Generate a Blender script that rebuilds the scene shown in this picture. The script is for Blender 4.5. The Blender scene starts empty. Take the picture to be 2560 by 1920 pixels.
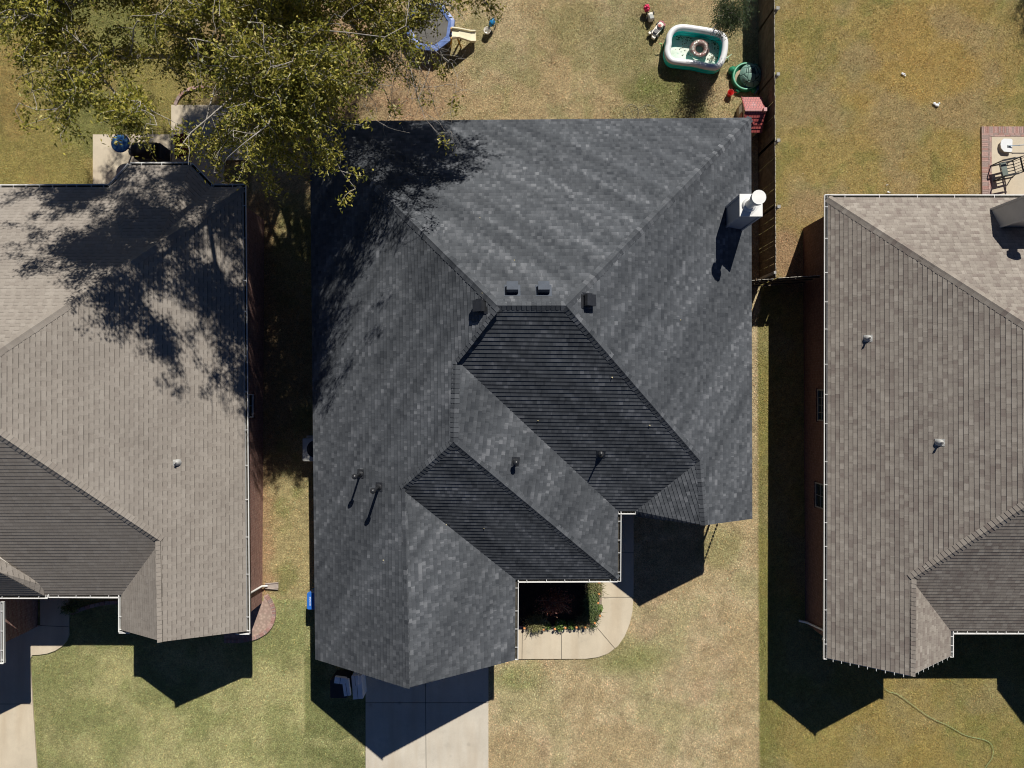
import bpy, bmesh, math, random
import numpy as np
from mathutils import Vector, Matrix
from mathutils.geometry import intersect_ray_tri
R = math.radians
rng = np.random.default_rng(7)
random.seed(7)
sc = bpy.context.scene
C = sc.collection

# ------------------------------------------------------------------ camera, sky, sun, exposure
H = 28.4; F = 1775.0; NADV = 985.0
TILT = math.atan((NADV - 960.0) / F)
cam_d = bpy.data.cameras.new('drone_camera'); cam = bpy.data.objects.new('drone_camera', cam_d)
C.objects.link(cam); cam.location = (0, 0, H); cam.rotation_euler = (TILT, 0, 0)
cam_d.sensor_width = 36; cam_d.lens = 36 * F / 2560; cam_d.clip_end = 3000; cam_d.clip_start = .5
sc.camera = cam
SUN = Vector((.335, .93, 1.0)).normalized()          # towards the sun
w = bpy.data.worlds.new('World'); sc.world = w; w.use_nodes = True
nt = w.node_tree; nt.nodes.clear()
sky = nt.nodes.new('ShaderNodeTexSky'); sky.sky_type = 'NISHITA'; sky.sun_disc = False
sky.sun_elevation = math.asin(SUN.z); sky.sun_rotation = math.atan2(SUN.x, SUN.y)
sky.air_density = .5; sky.dust_density = .1; sky.ozone_density = 10.0; sky.altitude = 350
bg = nt.nodes.new('ShaderNodeBackground'); bg.inputs[1].default_value = .05
wo = nt.nodes.new('ShaderNodeOutputWorld')
nt.links.new(sky.outputs[0], bg.inputs[0]); nt.links.new(bg.outputs[0], wo.inputs[0])
sd = bpy.data.lights.new('sun', 'SUN'); sd.energy = 5.0; sd.angle = R(.5); sd.color = (1, .95, .87)
so = bpy.data.objects.new('sun', sd); C.objects.link(so); so.location = (0, 0, 60)
so.rotation_euler = SUN.to_track_quat('Z', 'Y').to_euler()
sc.view_settings.view_transform = 'Standard'; sc.view_settings.look = 'None'
sc.cycles.pixel_filter_type = 'BLACKMAN_HARRIS'; sc.cycles.filter_width = 1.05
sc.view_settings.exposure = 0.0; sc.view_settings.gamma = 1.0

# ------------------------------------------------------------------ measuring: survey point of the photo at a known height
ROT = Matrix.Rotation(TILT, 3, 'X')
def ray(u, v): return ROT @ Vector((u - 1280, -(v - 960), -F))
def P(u, v, z=0.0):
    d = ray(u, v); t = (z - H) / d.z
    return Vector((d.x * t, d.y * t, z))

# ------------------------------------------------------------------ nodes / materials
class NT:
    def __init__(s, name):
        s.m = bpy.data.materials.new(name); s.m.use_nodes = True; s.t = s.m.node_tree; s.t.nodes.clear()
        s.out = s.n('ShaderNodeOutputMaterial'); s.p = s.n('ShaderNodeBsdfPrincipled')
        s.l(s.p.outputs[0], s.out.inputs[0]); s.p.inputs['Specular IOR Level'].default_value = .25
    def n(s, k, **kw):
        x = s.t.nodes.new(k)
        for a, b in kw.items(): setattr(x, a, b)
        return x
    def l(s, a, b): s.t.links.new(a, b)
    def put(s, sock, val):
        if isinstance(val, bpy.types.NodeSocket): s.l(val, sock)
        else: sock.default_value = val
    def math(s, op, a, b=0.0, c=0.0, clamp=False):
        x = s.n('ShaderNodeMath', operation=op, use_clamp=clamp)
        s.put(x.inputs[0], a); s.put(x.inputs[1], b); s.put(x.inputs[2], c); return x.outputs[0]
    def mix(s, f, a, b, mode='MIX'):
        x = s.n('ShaderNodeMix', data_type='RGBA', blend_type=mode)
        s.put(x.inputs[0], f); s.put(x.inputs[6], a if isinstance(a, bpy.types.NodeSocket) else (*a, 1)); s.put(x.inputs[7], b if isinstance(b, bpy.types.NodeSocket) else (*b, 1)); return x.outputs[2]
    def noise(s, scale, detail=4, vec=None, rough=.55, dist=0):
        x = s.n('ShaderNodeTexNoise'); x.inputs['Scale'].default_value = scale; x.inputs['Detail'].default_value = detail
        x.inputs['Roughness'].default_value = rough; x.inputs['Distortion'].default_value = dist
        if vec is None: vec = s.obj()
        s.l(vec, x.inputs['Vector']); return x.outputs[0]
    def obj(s):
        if not hasattr(s, '_o'): s._o = s.n('ShaderNodeTexCoord')
        return s._o.outputs['Object']
    def uv(s):
        if not hasattr(s, '_o'): s._o = s.n('ShaderNodeTexCoord')
        return s._o.outputs['UV']
    def sep(s, v):
        x = s.n('ShaderNodeSeparateXYZ'); s.l(v, x.inputs[0]); return x.outputs
    def comb(s, a, b, c=0.0):
        x = s.n('ShaderNodeCombineXYZ'); s.put(x.inputs[0], a); s.put(x.inputs[1], b); s.put(x.inputs[2], c); return x.outputs[0]
    def ramp(s, f, stops):
        x = s.n('ShaderNodeValToRGB'); s.put(x.inputs[0], f); e = x.color_ramp.elements
        while len(e) < len(stops): e.new(.5)
        for k, (p, c) in zip(e, stops): k.position = p; k.color = (*c, 1)
        return x.outputs[0]
    def mr(s, v, a, b, c, d):
        x = s.n('ShaderNodeMapRange'); s.put(x.inputs[0], v)
        for i, q in enumerate((a, b, c, d)): x.inputs[i + 1].default_value = q
        return x.outputs[0]
    def bump(s, h, strength=.5, dist=.02):
        x = s.n('ShaderNodeBump'); x.inputs['Strength'].default_value = strength; x.inputs['Distance'].default_value = dist
        s.l(h, x.inputs['Height']); s.l(x.outputs[0], s.p.inputs['Normal'])
    def col(s, c): s.put(s.p.inputs['Base Color'], c)
    def scale(s, c, f): return s.mix(1.0, c, s.comb(f, f, f), 'MULTIPLY')

_mats = {}
def pm(name, col, rough=.6, var=.12, sc_=6.0, metal=0.0, bump=.0, bs=60, spec=.3, grime=None):
    if name in _mats: return _mats[name]
    n = NT(name)
    f = n.mr(n.noise(sc_, 5), .3, .7, 1 - var, 1 + var)
    c = n.scale(n.mix(0.0, col, col), f)
    if grime: c = n.mix(n.mr(n.noise(sc_ * .6, 6, rough=.7), .5, .72, 0, .8), c, grime)
    n.col(c); n.p.inputs['Roughness'].default_value = rough; n.p.inputs['Metallic'].default_value = metal
    n.p.inputs['Specular IOR Level'].default_value = spec
    if bump: n.bump(n.noise(bs, 4), bump, .01)
    _mats[name] = n.m; return n.m

def shingle(name, stops, c=.143, w1=.17, w2=.115, slot=0.0, blotch=.22, streak=0.0, tooth_shade=0.0, w3=.15):
    n = NT(name); U, V, _ = n.sep(n.uv())
    row = n.math('FLOOR', n.math('DIVIDE', V, c))
    wn = n.n('ShaderNodeTexWhiteNoise', noise_dimensions='1D'); n.l(row, wn.inputs['W'])
    uo = n.math('ADD', U, n.math('MULTIPLY', wn.outputs[0], 9.0))
    def cell(w_, k):
        a = n.math('FLOOR', n.math('DIVIDE', uo, w_))
        x = n.n('ShaderNodeTexWhiteNoise', noise_dimensions='3D'); n.l(n.comb(a, row, k), x.inputs['Vector']); return x.outputs[0], x.outputs[1]
    r1, c1 = cell(w1, 1.5); r2, c2 = cell(w2, 5.5)
    val = n.math('ADD', n.math('MULTIPLY', r1, .5), n.math('MULTIPLY', r2, .5))
    s_ = n.noise(1.0, 1, vec=n.comb(n.math('MULTIPLY', n.math('ADD', U, n.math('MULTIPLY', V, 1.25)), 1.05), n.math('MULTIPLY', n.math('SUBTRACT', V, U), .05), 3.3))
    tone = n.math('ADD', n.math('MULTIPLY', n.math('SUBTRACT', val, .5), .8), n.math('ADD', .5, n.math('MULTIPLY', n.math('SUBTRACT', s_, .5), .75))) if streak else val
    base = n.ramp(tone, stops)
    lo = n.noise(.55, 5, dist=.3)
    f = n.mr(lo, .3, .7, 1 - blotch, 1 + blotch)
    if streak:
        pass
        f = n.math('MULTIPLY', f, n.mr(s_, .42, .60, 1 - streak, 1 + streak * .8))
    gran = n.noise(70, 3, rough=.7)
    f = n.math('MULTIPLY', f, n.mr(gran, .3, .7, .82, 1.18))
    if slot:
        fr = n.math('FRACT', n.math('DIVIDE', uo, w1))
        g = n.math('LESS_THAN', fr, .03 / w1 * .45)
        f = n.math('MULTIPLY', f, n.math('SUBTRACT', 1.0, n.math('MULTIPLY', g, slot)))
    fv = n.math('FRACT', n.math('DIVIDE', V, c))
    if tooth_shade:      # tab cut-outs with the butt shadow painted dark at each course's top
        r3, _c = cell(w3, 9.5); par = n.math('FRACT', n.math('DIVIDE', n.math('FLOOR', n.math('DIVIDE', uo, w3)), 2.0))
        g = n.math('MULTIPLY', n.math('GREATER_THAN', fv, .80), n.math('GREATER_THAN', n.math('ADD', par, n.math('MULTIPLY', r3, .35)), .30))
        f = n.math('MULTIPLY', f, n.math('SUBTRACT', 1.0, n.math('MULTIPLY', g, tooth_shade)))
    f = n.math('MULTIPLY', f, n.mr(fv, 0.0, 1.0, 1.05, .93))      # slightly lighter towards the butt edge of each course
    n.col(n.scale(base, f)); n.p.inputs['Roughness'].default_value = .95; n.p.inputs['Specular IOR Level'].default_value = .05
    h = n.math('ADD', n.math('MULTIPLY', val, 1.0), n.math('MULTIPLY', gran, .35))
    n.bump(h, .55, .008)
    return n.m

def brick_mat(name, c1, c2, mortar, sx=.2, sy=.067, rough=.85):
    n = NT(name); b = n.n('ShaderNodeTexBrick'); n.l(n.uv(), b.inputs['Vector'])
    for k, v_ in (('Color1', c1), ('Color2', c2), ('Mortar', mortar)): b.inputs[k].default_value = (*v_, 1)
    b.inputs['Scale'].default_value = 1; b.inputs['Mortar Size'].default_value = .006; b.inputs['Brick Width'].default_value = sx; b.inputs['Row Height'].default_value = sy
    n.col(n.scale(b.outputs[0], n.mr(n.noise(9, 5), .3, .7, .75, 1.25))); n.p.inputs['Roughness'].default_value = rough
    n.bump(b.outputs[1], -.4, .01); return n.m

M_dark = shingle('charcoal_shingles', [(0.08, (.056, .062, .071)), (.35, (.077, .084, .094)), (.60, (.093, .101, .112)), (.80, (.124, .132, .145)), (.95, (.172, .181, .195))], streak=.08, blotch=.05, tooth_shade=.18)
M_tanL = shingle('weathered_taupe_shingles', [(0.1, (.270, .240, .210)), (.5, (.295, .265, .232)), (.95, (.33, .298, .262))], w1=.31, w2=.15, slot=.12, blotch=.07, tooth_shade=.40, w3=.155)
M_tanR = shingle('brown_grey_shingles', [(0.1, (.222, .188, .166)), (.35, (.258, .226, .198)), (.65, (.300, .268, .232)), (.95, (.355, .32, .28))], w1=.23, w2=.155, slot=.22, blotch=.06, tooth_shade=.24, w3=.19)
M_brickL = brick_mat('rose_brick', (.27, .13, .11), (.34, .19, .16), (.42, .34, .29))
M_brickM = brick_mat('brown_brick', (.13, .062, .05), (.18, .09, .07), (.20, .17, .15))
M_brickP = brick_mat('paver_brick', (.42, .25, .21), (.50, .33, .28), (.50, .42, .34), sx=.2, sy=.1)
M_white = pm('white_painted_metal', (.80, .80, .78), .4, .04, 8)
M_gutin = pm('gutter_silt', (.06, .055, .045), .9, .4, 9)
M_fascia = pm('fascia_paint', (.42, .38, .33), .6, .08, 4)
M_soffit = pm('soffit_paint', (.55, .52, .47), .6, .05, 4)

def concrete(name, col, stain=(.30, .27, .22)):
    n = NT(name)
    f = n.mr(n.noise(.9, 6, rough=.6), .3, .7, .90, 1.09)
    f = n.math('MULTIPLY', f, n.mr(n.noise(35, 4, rough=.7), .3, .7, .94, 1.06))
    c = n.scale(n.mix(0.0, col, col), f)
    c = n.mix(n.mr(n.noise(1.7, 7, rough=.7), .56, .8, 0, .35), c, stain)
    X_, Y_, Z_ = n.sep(n.obj()); st_ = n.noise(1.0, 5, vec=n.comb(n.math('MULTIPLY', X_, 1.6), n.math('MULTIPLY', Y_, .22), 1.0)); c = n.mix(n.mr(st_, .46, .68, 0, .42), c, (.46, .36, .24))
    vo_ = n.n('ShaderNodeTexVoronoi'); vo_.inputs['Scale'].default_value = .9; n.l(n.obj(), vo_.inputs['Vector']); c = n.mix(n.mr(vo_.outputs['Distance'], .03, .10, .35, 0), c, (.16, .14, .12))
    n.col(c); n.p.inputs['Roughness'].default_value = .85; n.bump(n.noise(120, 3), .15, .004); return n.m
M_conc = concrete('driveway_concrete', (.60, .55, .46))
M_conc2 = concrete('path_concrete', (.62, .54, .41))
M_joint = pm('joint_filler', (.09, .08, .065), .95, .2, 20)

def glass_mat():
    n = NT('window_glass'); n.col((.02, .03, .035, 1)); n.p.inputs['Roughness'].default_value = .08; n.p.inputs['Specular IOR Level'].default_value = .6; return n.m
M_glass = glass_mat()
M_bronze = pm('taupe_window_frame', (.30, .29, .27), .5)

# ------------------------------------------------------------------ mesh builder
class MB:
    def __init__(s): s.v = []; s.f = []; s.mi = []; s.uv = []; s.smooth = []
    def face(s, pts, mi=0, uv=None, smooth=False):
        b = len(s.v); s.v += [tuple(p) for p in pts]; s.f.append(tuple(range(b, b + len(pts)))); s.mi.append(mi); s.smooth.append(smooth)
        s.uv += (uv if uv else [(p[0], p[1]) for p in pts])
    def shared(s, verts, faces, mi=0, smooth=True, uvs=None):
        b = len(s.v); s.v += [tuple(p) for p in verts]
        for f in faces:
            s.f.append(tuple(b + i for i in f)); s.mi.append(mi); s.smooth.append(smooth)
            s.uv += [(verts[i][0], verts[i][1]) if uvs is None else uvs[i] for i in f]
    def wall(s, a, b, z0, z1a, z1b, mi=0):
        a = Vector(a[:2]); b = Vector(b[:2]); L = (b - a).length
        s.face([(*a, z0), (*b, z0), (*b, z1b), (*a, z1a)], mi, [(0, z0), (L, z0), (L, z1b), (0, z1a)])
    def obox(s, c, ax, ay, az, mi=0):      # oriented box, half axes
        c = Vector(c); ax = Vector(ax); ay = Vector(ay); az = Vector(az)
        for n_, a, b in ((az, ax, ay), (-az, ay, ax), (ax, ay, az), (-ax, az, ay), (ay, az, ax), (-ay, ax, az)):
            q = [c + n_ - a - b, c + n_ + a - b, c + n_ + a + b, c + n_ - a + b]
            s.face(q, mi, [(-a.length, -b.length), (a.length, -b.length), (a.length, b.length), (-a.length, b.length)])
    def box(s, x0, x1, y0, y1, z0, z1, mi=0):
        s.obox(((x0 + x1) / 2, (y0 + y1) / 2, (z0 + z1) / 2), ((x1 - x0) / 2, 0, 0), (0, (y1 - y0) / 2, 0), (0, 0, (z1 - z0) / 2), mi)
    def rbox(s, c, sx, sy, z0, z1, ang=0, r=.04, mi=0, k=4, top_in=0.0):     # rounded, slightly tapered box
        pts = []
        for cx, cy, a0 in ((1, 1, 0), (-1, 1, 90), (-1, -1, 180), (1, -1, 270)):
            for i in range(k + 1):
                a = R(a0 + 90 * i / k); pts.append((cx * (sx / 2 - r) + r * math.cos(a), cy * (sy / 2 - r) + r * math.sin(a)))
        ca, sa = math.cos(ang), math.sin(ang)
        def ringz(z, ins): return [(c[0] + (x * ca - y * sa) * ins, c[1] + (x * sa + y * ca) * ins, z) for x, y in pts]
        e = min(.02, (z1 - z0) * .3)
        s.loft([ringz(z0, 1), ringz(z1 - e, 1 - top_in), ringz(z1, .97 - top_in)], mi, True, True)
    def loft(s, rings, mi=0, cap0=False, cap1=False, smooth=True, closed=True):
        n = len(rings[0]); vs = [p for r_ in rings for p in r_]; fs = []
        for j in range(len(rings) - 1):
            for i in range(n if closed else n - 1):
                i2 = (i + 1) % n; fs.append((j * n + i, j * n + i2, (j + 1) * n + i2, (j + 1) * n + i))
        s.shared(vs, fs, mi, smooth)
        if cap0: s.face(rings[0][::-1], mi)
        if cap1: s.face(rings[-1], mi)
    def tube(s, path, rad, mi=0, k=8, smooth=True, caps=True):
        path = [Vector(p) for p in path]; rings = []
        rad = rad if isinstance(rad, (list, tuple)) else [rad] * len(path)
        up = Vector((0, 0, 1)) if abs((path[-1] - path[0]).normalized().z) < .9 else Vector((1, 0, 0))
        for i, p in enumerate(path):
            d = (path[min(i + 1, len(path) - 1)] - path[max(i - 1, 0)]).normalized()
            a = d.cross(up); a = a.normalized() if a.length > 1e-6 else Vector((1, 0, 0)); b = d.cross(a).normalized()
            rings.append([tuple(p + (a * math.cos(2 * math.pi * j / k) + b * math.sin(2 * math.pi * j / k)) * rad[i]) for j in range(k)])
        s.loft(rings, mi, caps, caps, smooth)
    def cyl(s, c, r0, r1, z0, z1, mi=0, k=20, caps=True):
        s.loft([[(c[0] + r * math.cos(2 * math.pi * j / k), c[1] + r * math.sin(2 * math.pi * j / k), z) for j in range(k)] for r, z in ((r0, z0), (r1, z1))], mi, caps, caps)
    def lathe(s, c, prof, mi=0, k=24, sx=1, sy=1, ang=0):
        ca, sa = math.cos(ang), math.sin(ang); rings = []
        for r, z in prof:
            rings.append([(c[0] + (r * sx * math.cos(t) * ca - r * sy * math.sin(t) * sa), c[1] + (r * sx * math.cos(t) * sa + r * sy * math.sin(t) * ca), c[2] + z) for t in [2 * math.pi * j / k for j in range(k)]])
        s.loft(rings, mi)
    def ball(s, c, r, mi=0, k=12, sz=1):
        s.lathe(c, [(r * math.sin(math.pi * i / 8) + 1e-4, -r * sz * math.cos(math.pi * i / 8)) for i in range(9)], mi, k)
    def torus(s, c, R_, r, mi=0, k=28, q=10, sx=1, sy=1):
        vs = []; fs = []
        for i in range(k):
            a = 2 * math.pi * i / k
            for j in range(q):
                b = 2 * math.pi * j / q; vs.append((c[0] + (R_ + r * math.cos(b)) * math.cos(a) * sx, c[1] + (R_ + r * math.cos(b)) * math.sin(a) * sy, c[2] + r * math.sin(b)))
                fs.append((i * q + j, ((i + 1) % k) * q + j, ((i + 1) % k) * q + (j + 1) % q, i * q + (j + 1) % q))
        s.shared(vs, fs, mi)
    def prism(s, pts, z0, z1, mi=0, mside=None):
        pts = [(p[0], p[1]) for p in pts]
        A = sum(pts[i][0] * pts[(i + 1) % len(pts)][1] - pts[(i + 1) % len(pts)][0] * pts[i][1] for i in range(len(pts)))
        if A < 0: pts = pts[::-1]
        s.face([(*p, z1) for p in pts], mi)
        acc = 0
        for i in range(len(pts)):
            a, b = pts[i], pts[(i + 1) % len(pts)]; L = math.dist(a, b)
            s.face([(*a, z0), (*b, z0), (*b, z1), (*a, z1)], mi if mside is None else mside, [(acc, z0), (acc + L, z0), (acc + L, z1), (acc, z1)]); acc += L
    def build(s, name, mats, parent=None, loc=None):
        me = bpy.data.meshes.new(name); v = s.v
        if loc is not None: v = [(a - loc[0], b - loc[1], c - loc[2]) for a, b, c in v]
        me.from_pydata(v, [], s.f); mats = mats if isinstance(mats, (list, tuple)) else [mats]
        for m in mats: me.materials.append(m)
        me.polygons.foreach_set('material_index', s.mi); me.polygons.foreach_set('use_smooth', s.smooth)
        ul = me.uv_layers.new(name='UVMap'); ul.data.foreach_set('uv', np.array(s.uv, dtype=np.float32).ravel())
        me.update(); o = bpy.data.objects.new(name, me); C.objects.link(o)
        if parent is not None:
            o.parent = parent; bpy.context.view_layer.update() if False else None
            o.matrix_parent_inverse = Matrix.Translation(parent.location).inverted() if parent.parent is None else Matrix.Identity(4)
            if parent.type == 'MESH' and parent.parent is None: o.matrix_parent_inverse = Matrix.Identity(4)
            if loc is not None: o.location = loc
        elif loc is not None: o.location = loc
        return o

def tag(o, label, cat, group=None, kind=None):
    if label: o['label'] = label
    if cat: o['category'] = cat
    if group: o['group'] = group
    if kind: o['kind'] = kind
    return o
def thing(name, label, cat, loc, group=None):
    o = bpy.data.objects.new(name, None); C.objects.link(o); o.location = loc; o.empty_display_size = .3
    return tag(o, label, cat, group)
def copy_thing(root, loc, rz=0.0, label=None):
    r_ = root.copy(); C.objects.link(r_); r_.location = loc; r_.rotation_euler = (0, 0, rz)
    if label: r_['label'] = label
    for ch in list(root.children):
        c = ch.copy(); C.objects.link(c); c.parent = r_; c.matrix_parent_inverse = ch.matrix_parent_inverse.copy()
        for g in ch.children:
            d = g.copy(); C.objects.link(d); d.parent = c; d.matrix_parent_inverse = g.matrix_parent_inverse.copy()
    return r_

def smooth_path(pts, n=8, closed=False):
    pts = [Vector(p) for p in pts]; out = []; N = len(pts)
    for i in range(N if closed else N - 1):
        g = lambda k: pts[k % N] if closed else pts[max(0, min(N - 1, k))]
        p0, p1, p2, p3 = g(i - 1), g(i), g(i + 1), g(i + 2)
        for j in range(n):
            t = j / n
            out.append(.5 * ((2 * p1) + (p2 - p0) * t + (2 * p0 - 5 * p1 + 4 * p2 - p3) * t * t + (3 * p1 - p0 - 3 * p2 + p3) * t ** 3))
    if not closed: out.append(pts[-1])
    return out

# ------------------------------------------------------------------ roofs
class Roof:
    def __init__(s, V, faces):
        s.V = {k: Vector(v) for k, v in V.items()}; s.faces = faces; s.tris = []; s.nrm = {}
        for nm, f in faces.items():
            pts = [s.V[k] for k in f]; n_ = Vector()
            for i in range(len(pts)): n_ += pts[i].cross(pts[(i + 1) % len(pts)])
            n_.normalize()
            if n_.z < 0: n_ = -n_; faces[nm] = f[::-1]
            s.nrm[nm] = n_
            bm = bmesh.new(); vs = [bm.verts.new(s.V[k]) for k in faces[nm]]; bm.faces.new(vs); bm.normal_update(); bmesh.ops.triangulate(bm, faces=bm.faces[:], ngon_method='EAR_CLIP')
            for t in bm.faces: s.tris.append((nm, [v.co.copy() for v in t.verts]))
            bm.free()
    def z(s, x, y, default=2.9):
        best = None
        for nm, (a, b, c) in s.tris:
            q = intersect_ray_tri(a, b, c, Vector((0, 0, -1)), Vector((x, y, 50)), True)
            if q is not None and (best is None or q.z > best): best = q.z
        return default if best is None else best
    def hit(s, u, v):
        d = ray(u, v); best = None
        for nm, (a, b, c) in s.tris:
            q = intersect_ray_tri(a, b, c, d, Vector((0, 0, H)), True)
            if q is not None and (best is None or q.z > best[0].z): best = (q, s.nrm[nm])
        return best
    def build(s, house, mat, c=.143, t=.011, caps=(), capw=.15, thick=.14):
        out = MB(); under = MB(); seed = 0
        for nm, f in s.faces.items():
            n_ = s.nrm[nm]; sl = (Vector((0, 0, 1)) - n_ * n_.z).normalized(); e = sl.cross(n_).normalized(); seed += 37.3
            bm = bmesh.new(); vs = [bm.verts.new(s.V[k]) for k in f]; bm.faces.new(vs); bm.normal_update(); bmesh.ops.triangulate(bm, faces=bm.faces[:], ngon_method='EAR_CLIP')
            for fc in bm.faces:
                under.face([v.co - Vector((0, 0, thick)) for v in fc.verts][::-1], 1)
            v0 = min(v.co.dot(sl) for v in bm.verts); v1 = max(v.co.dot(sl) for v in bm.verts)
            K = int((v1 - v0) / c) + 1
            for k in range(1, K + 1):
                bmesh.ops.bisect_plane(bm, geom=bm.verts[:] + bm.edges[:] + bm.faces[:], dist=1e-5, plane_co=sl * (v0 + k * c), plane_no=sl)
            for fc in bm.faces:
                cv = fc.calc_center_median().dot(sl); k = math.floor((cv - v0) / c + 1e-6); lo = v0 + k * c
                ps = [v.co.copy() for v in fc.verts]; vv = [(p.dot(sl) - lo) / c for p in ps]
                q = [p + n_ * (t * (1 - a) + .002) for p, a in zip(ps, vv)]
                uv = [(p.dot(e) + seed, (k + .02 + .96 * min(1, max(0, a))) * c + 2) for p, a in zip(ps, vv)]
                if fc.normal.dot(n_) < 0: q = q[::-1]; uv = uv[::-1]; ps = ps[::-1]; vv = vv[::-1]
                out.face(q, 0, uv)
                for i in range(len(ps)):
                    j = (i + 1) % len(ps)
                    if abs(vv[i]) < .01 and abs(vv[j]) < .01:
                        out.face([ps[i] - n_ * .004, ps[j] - n_ * .004, q[j], q[i]], 0, [(a, b - .0) for a, b in (uv[i], uv[j], uv[j], uv[i])])
            bm.free()
        roof = out.build('roof', mat, house)
        # eaves: fascia round the outline, deck below
        cnt = {}
        for f in s.faces.values():
            for i in range(len(f)):
                k = tuple(sorted((f[i], f[(i + 1) % len(f)]))); cnt.setdefault(k, []).append((f[i], f[(i + 1) % len(f)]))
        for k, es in cnt.items():
            if len(es) == 1:
                a, b = s.V[es[0][0]], s.V[es[0][1]]; dz = Vector((0, 0, thick))
                under.face([a - dz, b - dz, b + Vector((0, 0, .004)), a + Vector((0, 0, .004))], 0)
        under.build('fascia', [M_fascia, M_soffit], house)
        cp = MB(); idx = 0
        for a, b, f1, f2 in caps:
            A_, B_ = s.V[a], s.V[b]
            if A_.z > B_.z: A_, B_ = B_, A_
            d = (B_ - A_); L = d.length; d.normalize(); sides = []
            for fn in (f1, f2):
                n_ = s.nrm[fn]; q = d.cross(n_).normalized()
                # point away from the ridge into the named face
                cen = sum((s.V[k] for k in s.faces[fn]), Vector()) / len(s.faces[fn])
                if q.dot(cen - (A_ + B_) / 2) < 0: q = -q
                sides.append((q, n_))
            nn = (sides[0][1] + sides[1][1]).normalized(); N = max(1, int(L / c))
            for i in range(N):
                idx += 1; p0 = A_ + d * (i * L / N); p1 = A_ + d * (min(L, (i + 1) * L / N + .03)); ru = random.random() * 60
                lift0, lift1 = .028, .012
                wj = capw * random.uniform(.93, 1.05)
                for q, n_ in sides:
                    e0 = p0 + q * wj + n_ * (lift0 - .006); e1 = p1 + q * wj + n_ * (lift1 - .006); r0 = p0 + nn * (lift0 + .012); r1 = p1 + nn * (lift1 + .012)
                    m0 = p0 + q * wj * .35 + n_ * lift0; m1 = p1 + q * wj * .35 + n_ * lift1
                    vv = (idx * 3 + .3) * c
                    uvq = [(ru, vv), (ru + .02, vv), (ru + .02, vv + .05), (ru, vv + .05)]
                    for quad in ([r0, m0, m1, r1], [m0, e0, e1, m1], [e0, p0 + q * wj, p1 + q * wj, e1], [p0 + q * wj, e0, m0, p0 + q * wj * .35], [p0 + q * wj * .35, m0, r0, p0]):
                        nrm_ = (quad[1] - quad[0]).cross(quad[2] - quad[1])
                        cp.face(quad if nrm_.dot(nn) > 0 else quad[::-1], 0, uvq)
        if cp.f: cp.build('ridge_cap', mat, roof)
        return roof

def gutter(house, a, b, out, z0=None, spacing=.62, label=None, hang=True):
    a = Vector(a); b = Vector(b); out = Vector(out).normalized(); d = (b - a).normalized(); W = .115; m = MB(); up = Vector((0, 0, 1))
    def q(o1, z1, o2, z2, mi):
        m.face([a + out * o1 + up * z1, b + out * o1 + up * z1, b + out * o2 + up * z2, a + out * o2 + up * z2], mi)
    q(.004, -.01, .004, -.115, 1); q(.004, -.105, W - .02, -.105, 2); q(W - .02, -.105, W - .004, -.02, 1)
    q(W - .012, -.125, W + .004, -.02, 0); q(.0, -.125, W - .012, -.125, 0)
    m.obox((a + b) / 2 + out * (W - .002) - up * .012, (b - a) / 2, out * .013, up * .008, 0)
    for p in (a, b): m.obox(p + out * W / 2 - up * .065, d * .004, out * W / 2, up * .058, 0)
    g = m.build('gutter', [M_white, M_white, M_gutin], house)
    if hang:
        h = MB(); L = (b - a).length; n_ = max(1, int(L / spacing))
        for i in range(n_):
            hh = MB(); p = a + d * ((i + .5 + random.uniform(-.15, .15)) * L / n_)
            hh.obox(p + out * (W / 2 - .02) + up * .002, d * .010, out * (W / 2 + .012), up * .003)
            hh.build('gutter_hanger', M_white, g)
    return g

def wall_loop(house, pts, roof, mat, name='wall', drop=.16, top=None):
    m = MB()
    for i in range(len(pts)):
        a = Vector(pts[i]); b = Vector(pts[(i + 1) % len(pts)]); L = (b - a).length; n_ = max(1, int(L / .25)); acc = 0
        for k in range(n_):
            p = a.lerp(b, k / n_); q = a.lerp(b, (k + 1) / n_); za = roof.z(p.x, p.y) - drop; zb = roof.z(q.x, q.y) - drop
            m.face([(*p, -.05), (*q, -.05), (*q, zb), (*p, za)], 0, [(L * k / n_, 0), (L * (k + 1) / n_, 0), (L * (k + 1) / n_, zb), (L * k / n_, za)])
    return m.build(name, mat, house)

def window(house, c, n, w_, z0, z1, bars=(2, 3), fm=None):
    c = Vector((*c, 0)); n = Vector((*n, 0)).normalized(); t = Vector((-n.y, n.x, 0)); up = Vector((0, 0, 1))
    m = MB(); zc = (z0 + z1) / 2; hh = (z1 - z0) / 2; f = .045
    for s_ in (-1, 1):
        m.obox(c + t * s_ * (w_ / 2) + up * zc + n * .02, t * f / 2, n * .03, up * (hh + f))
        m.obox(c + up * (zc + s_ * hh) + n * .02, t * (w_ / 2 - f / 2), n * .028, up * f / 2)
    for i in range(1, bars[0]): m.obox(c + t * (w_ * (i / bars[0] - .5)) + up * zc + n * .018, t * .009, n * .012, up * (hh - f / 2))
    for i in range(1, bars[1]): m.obox(c + up * (z0 + (z1 - z0) * i / bars[1]) + n * .017, t * (w_ / 2 - f / 2), n * .010, up * .009)
    fr = m.build('window', fm or M_white, house)
    g = MB(); g.obox(c + up * zc + n * .006, t * (w_ / 2 - .01), n * .004, up * (hh - .01)); g.build('pane', M_glass, fr)
    s_ = MB(); s_.obox(c + up * (z0 - .06) + n * .04, t * (w_ / 2 + .06), n * .045, up * .02); s_.build('sill', M_brickM, fr)

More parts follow.
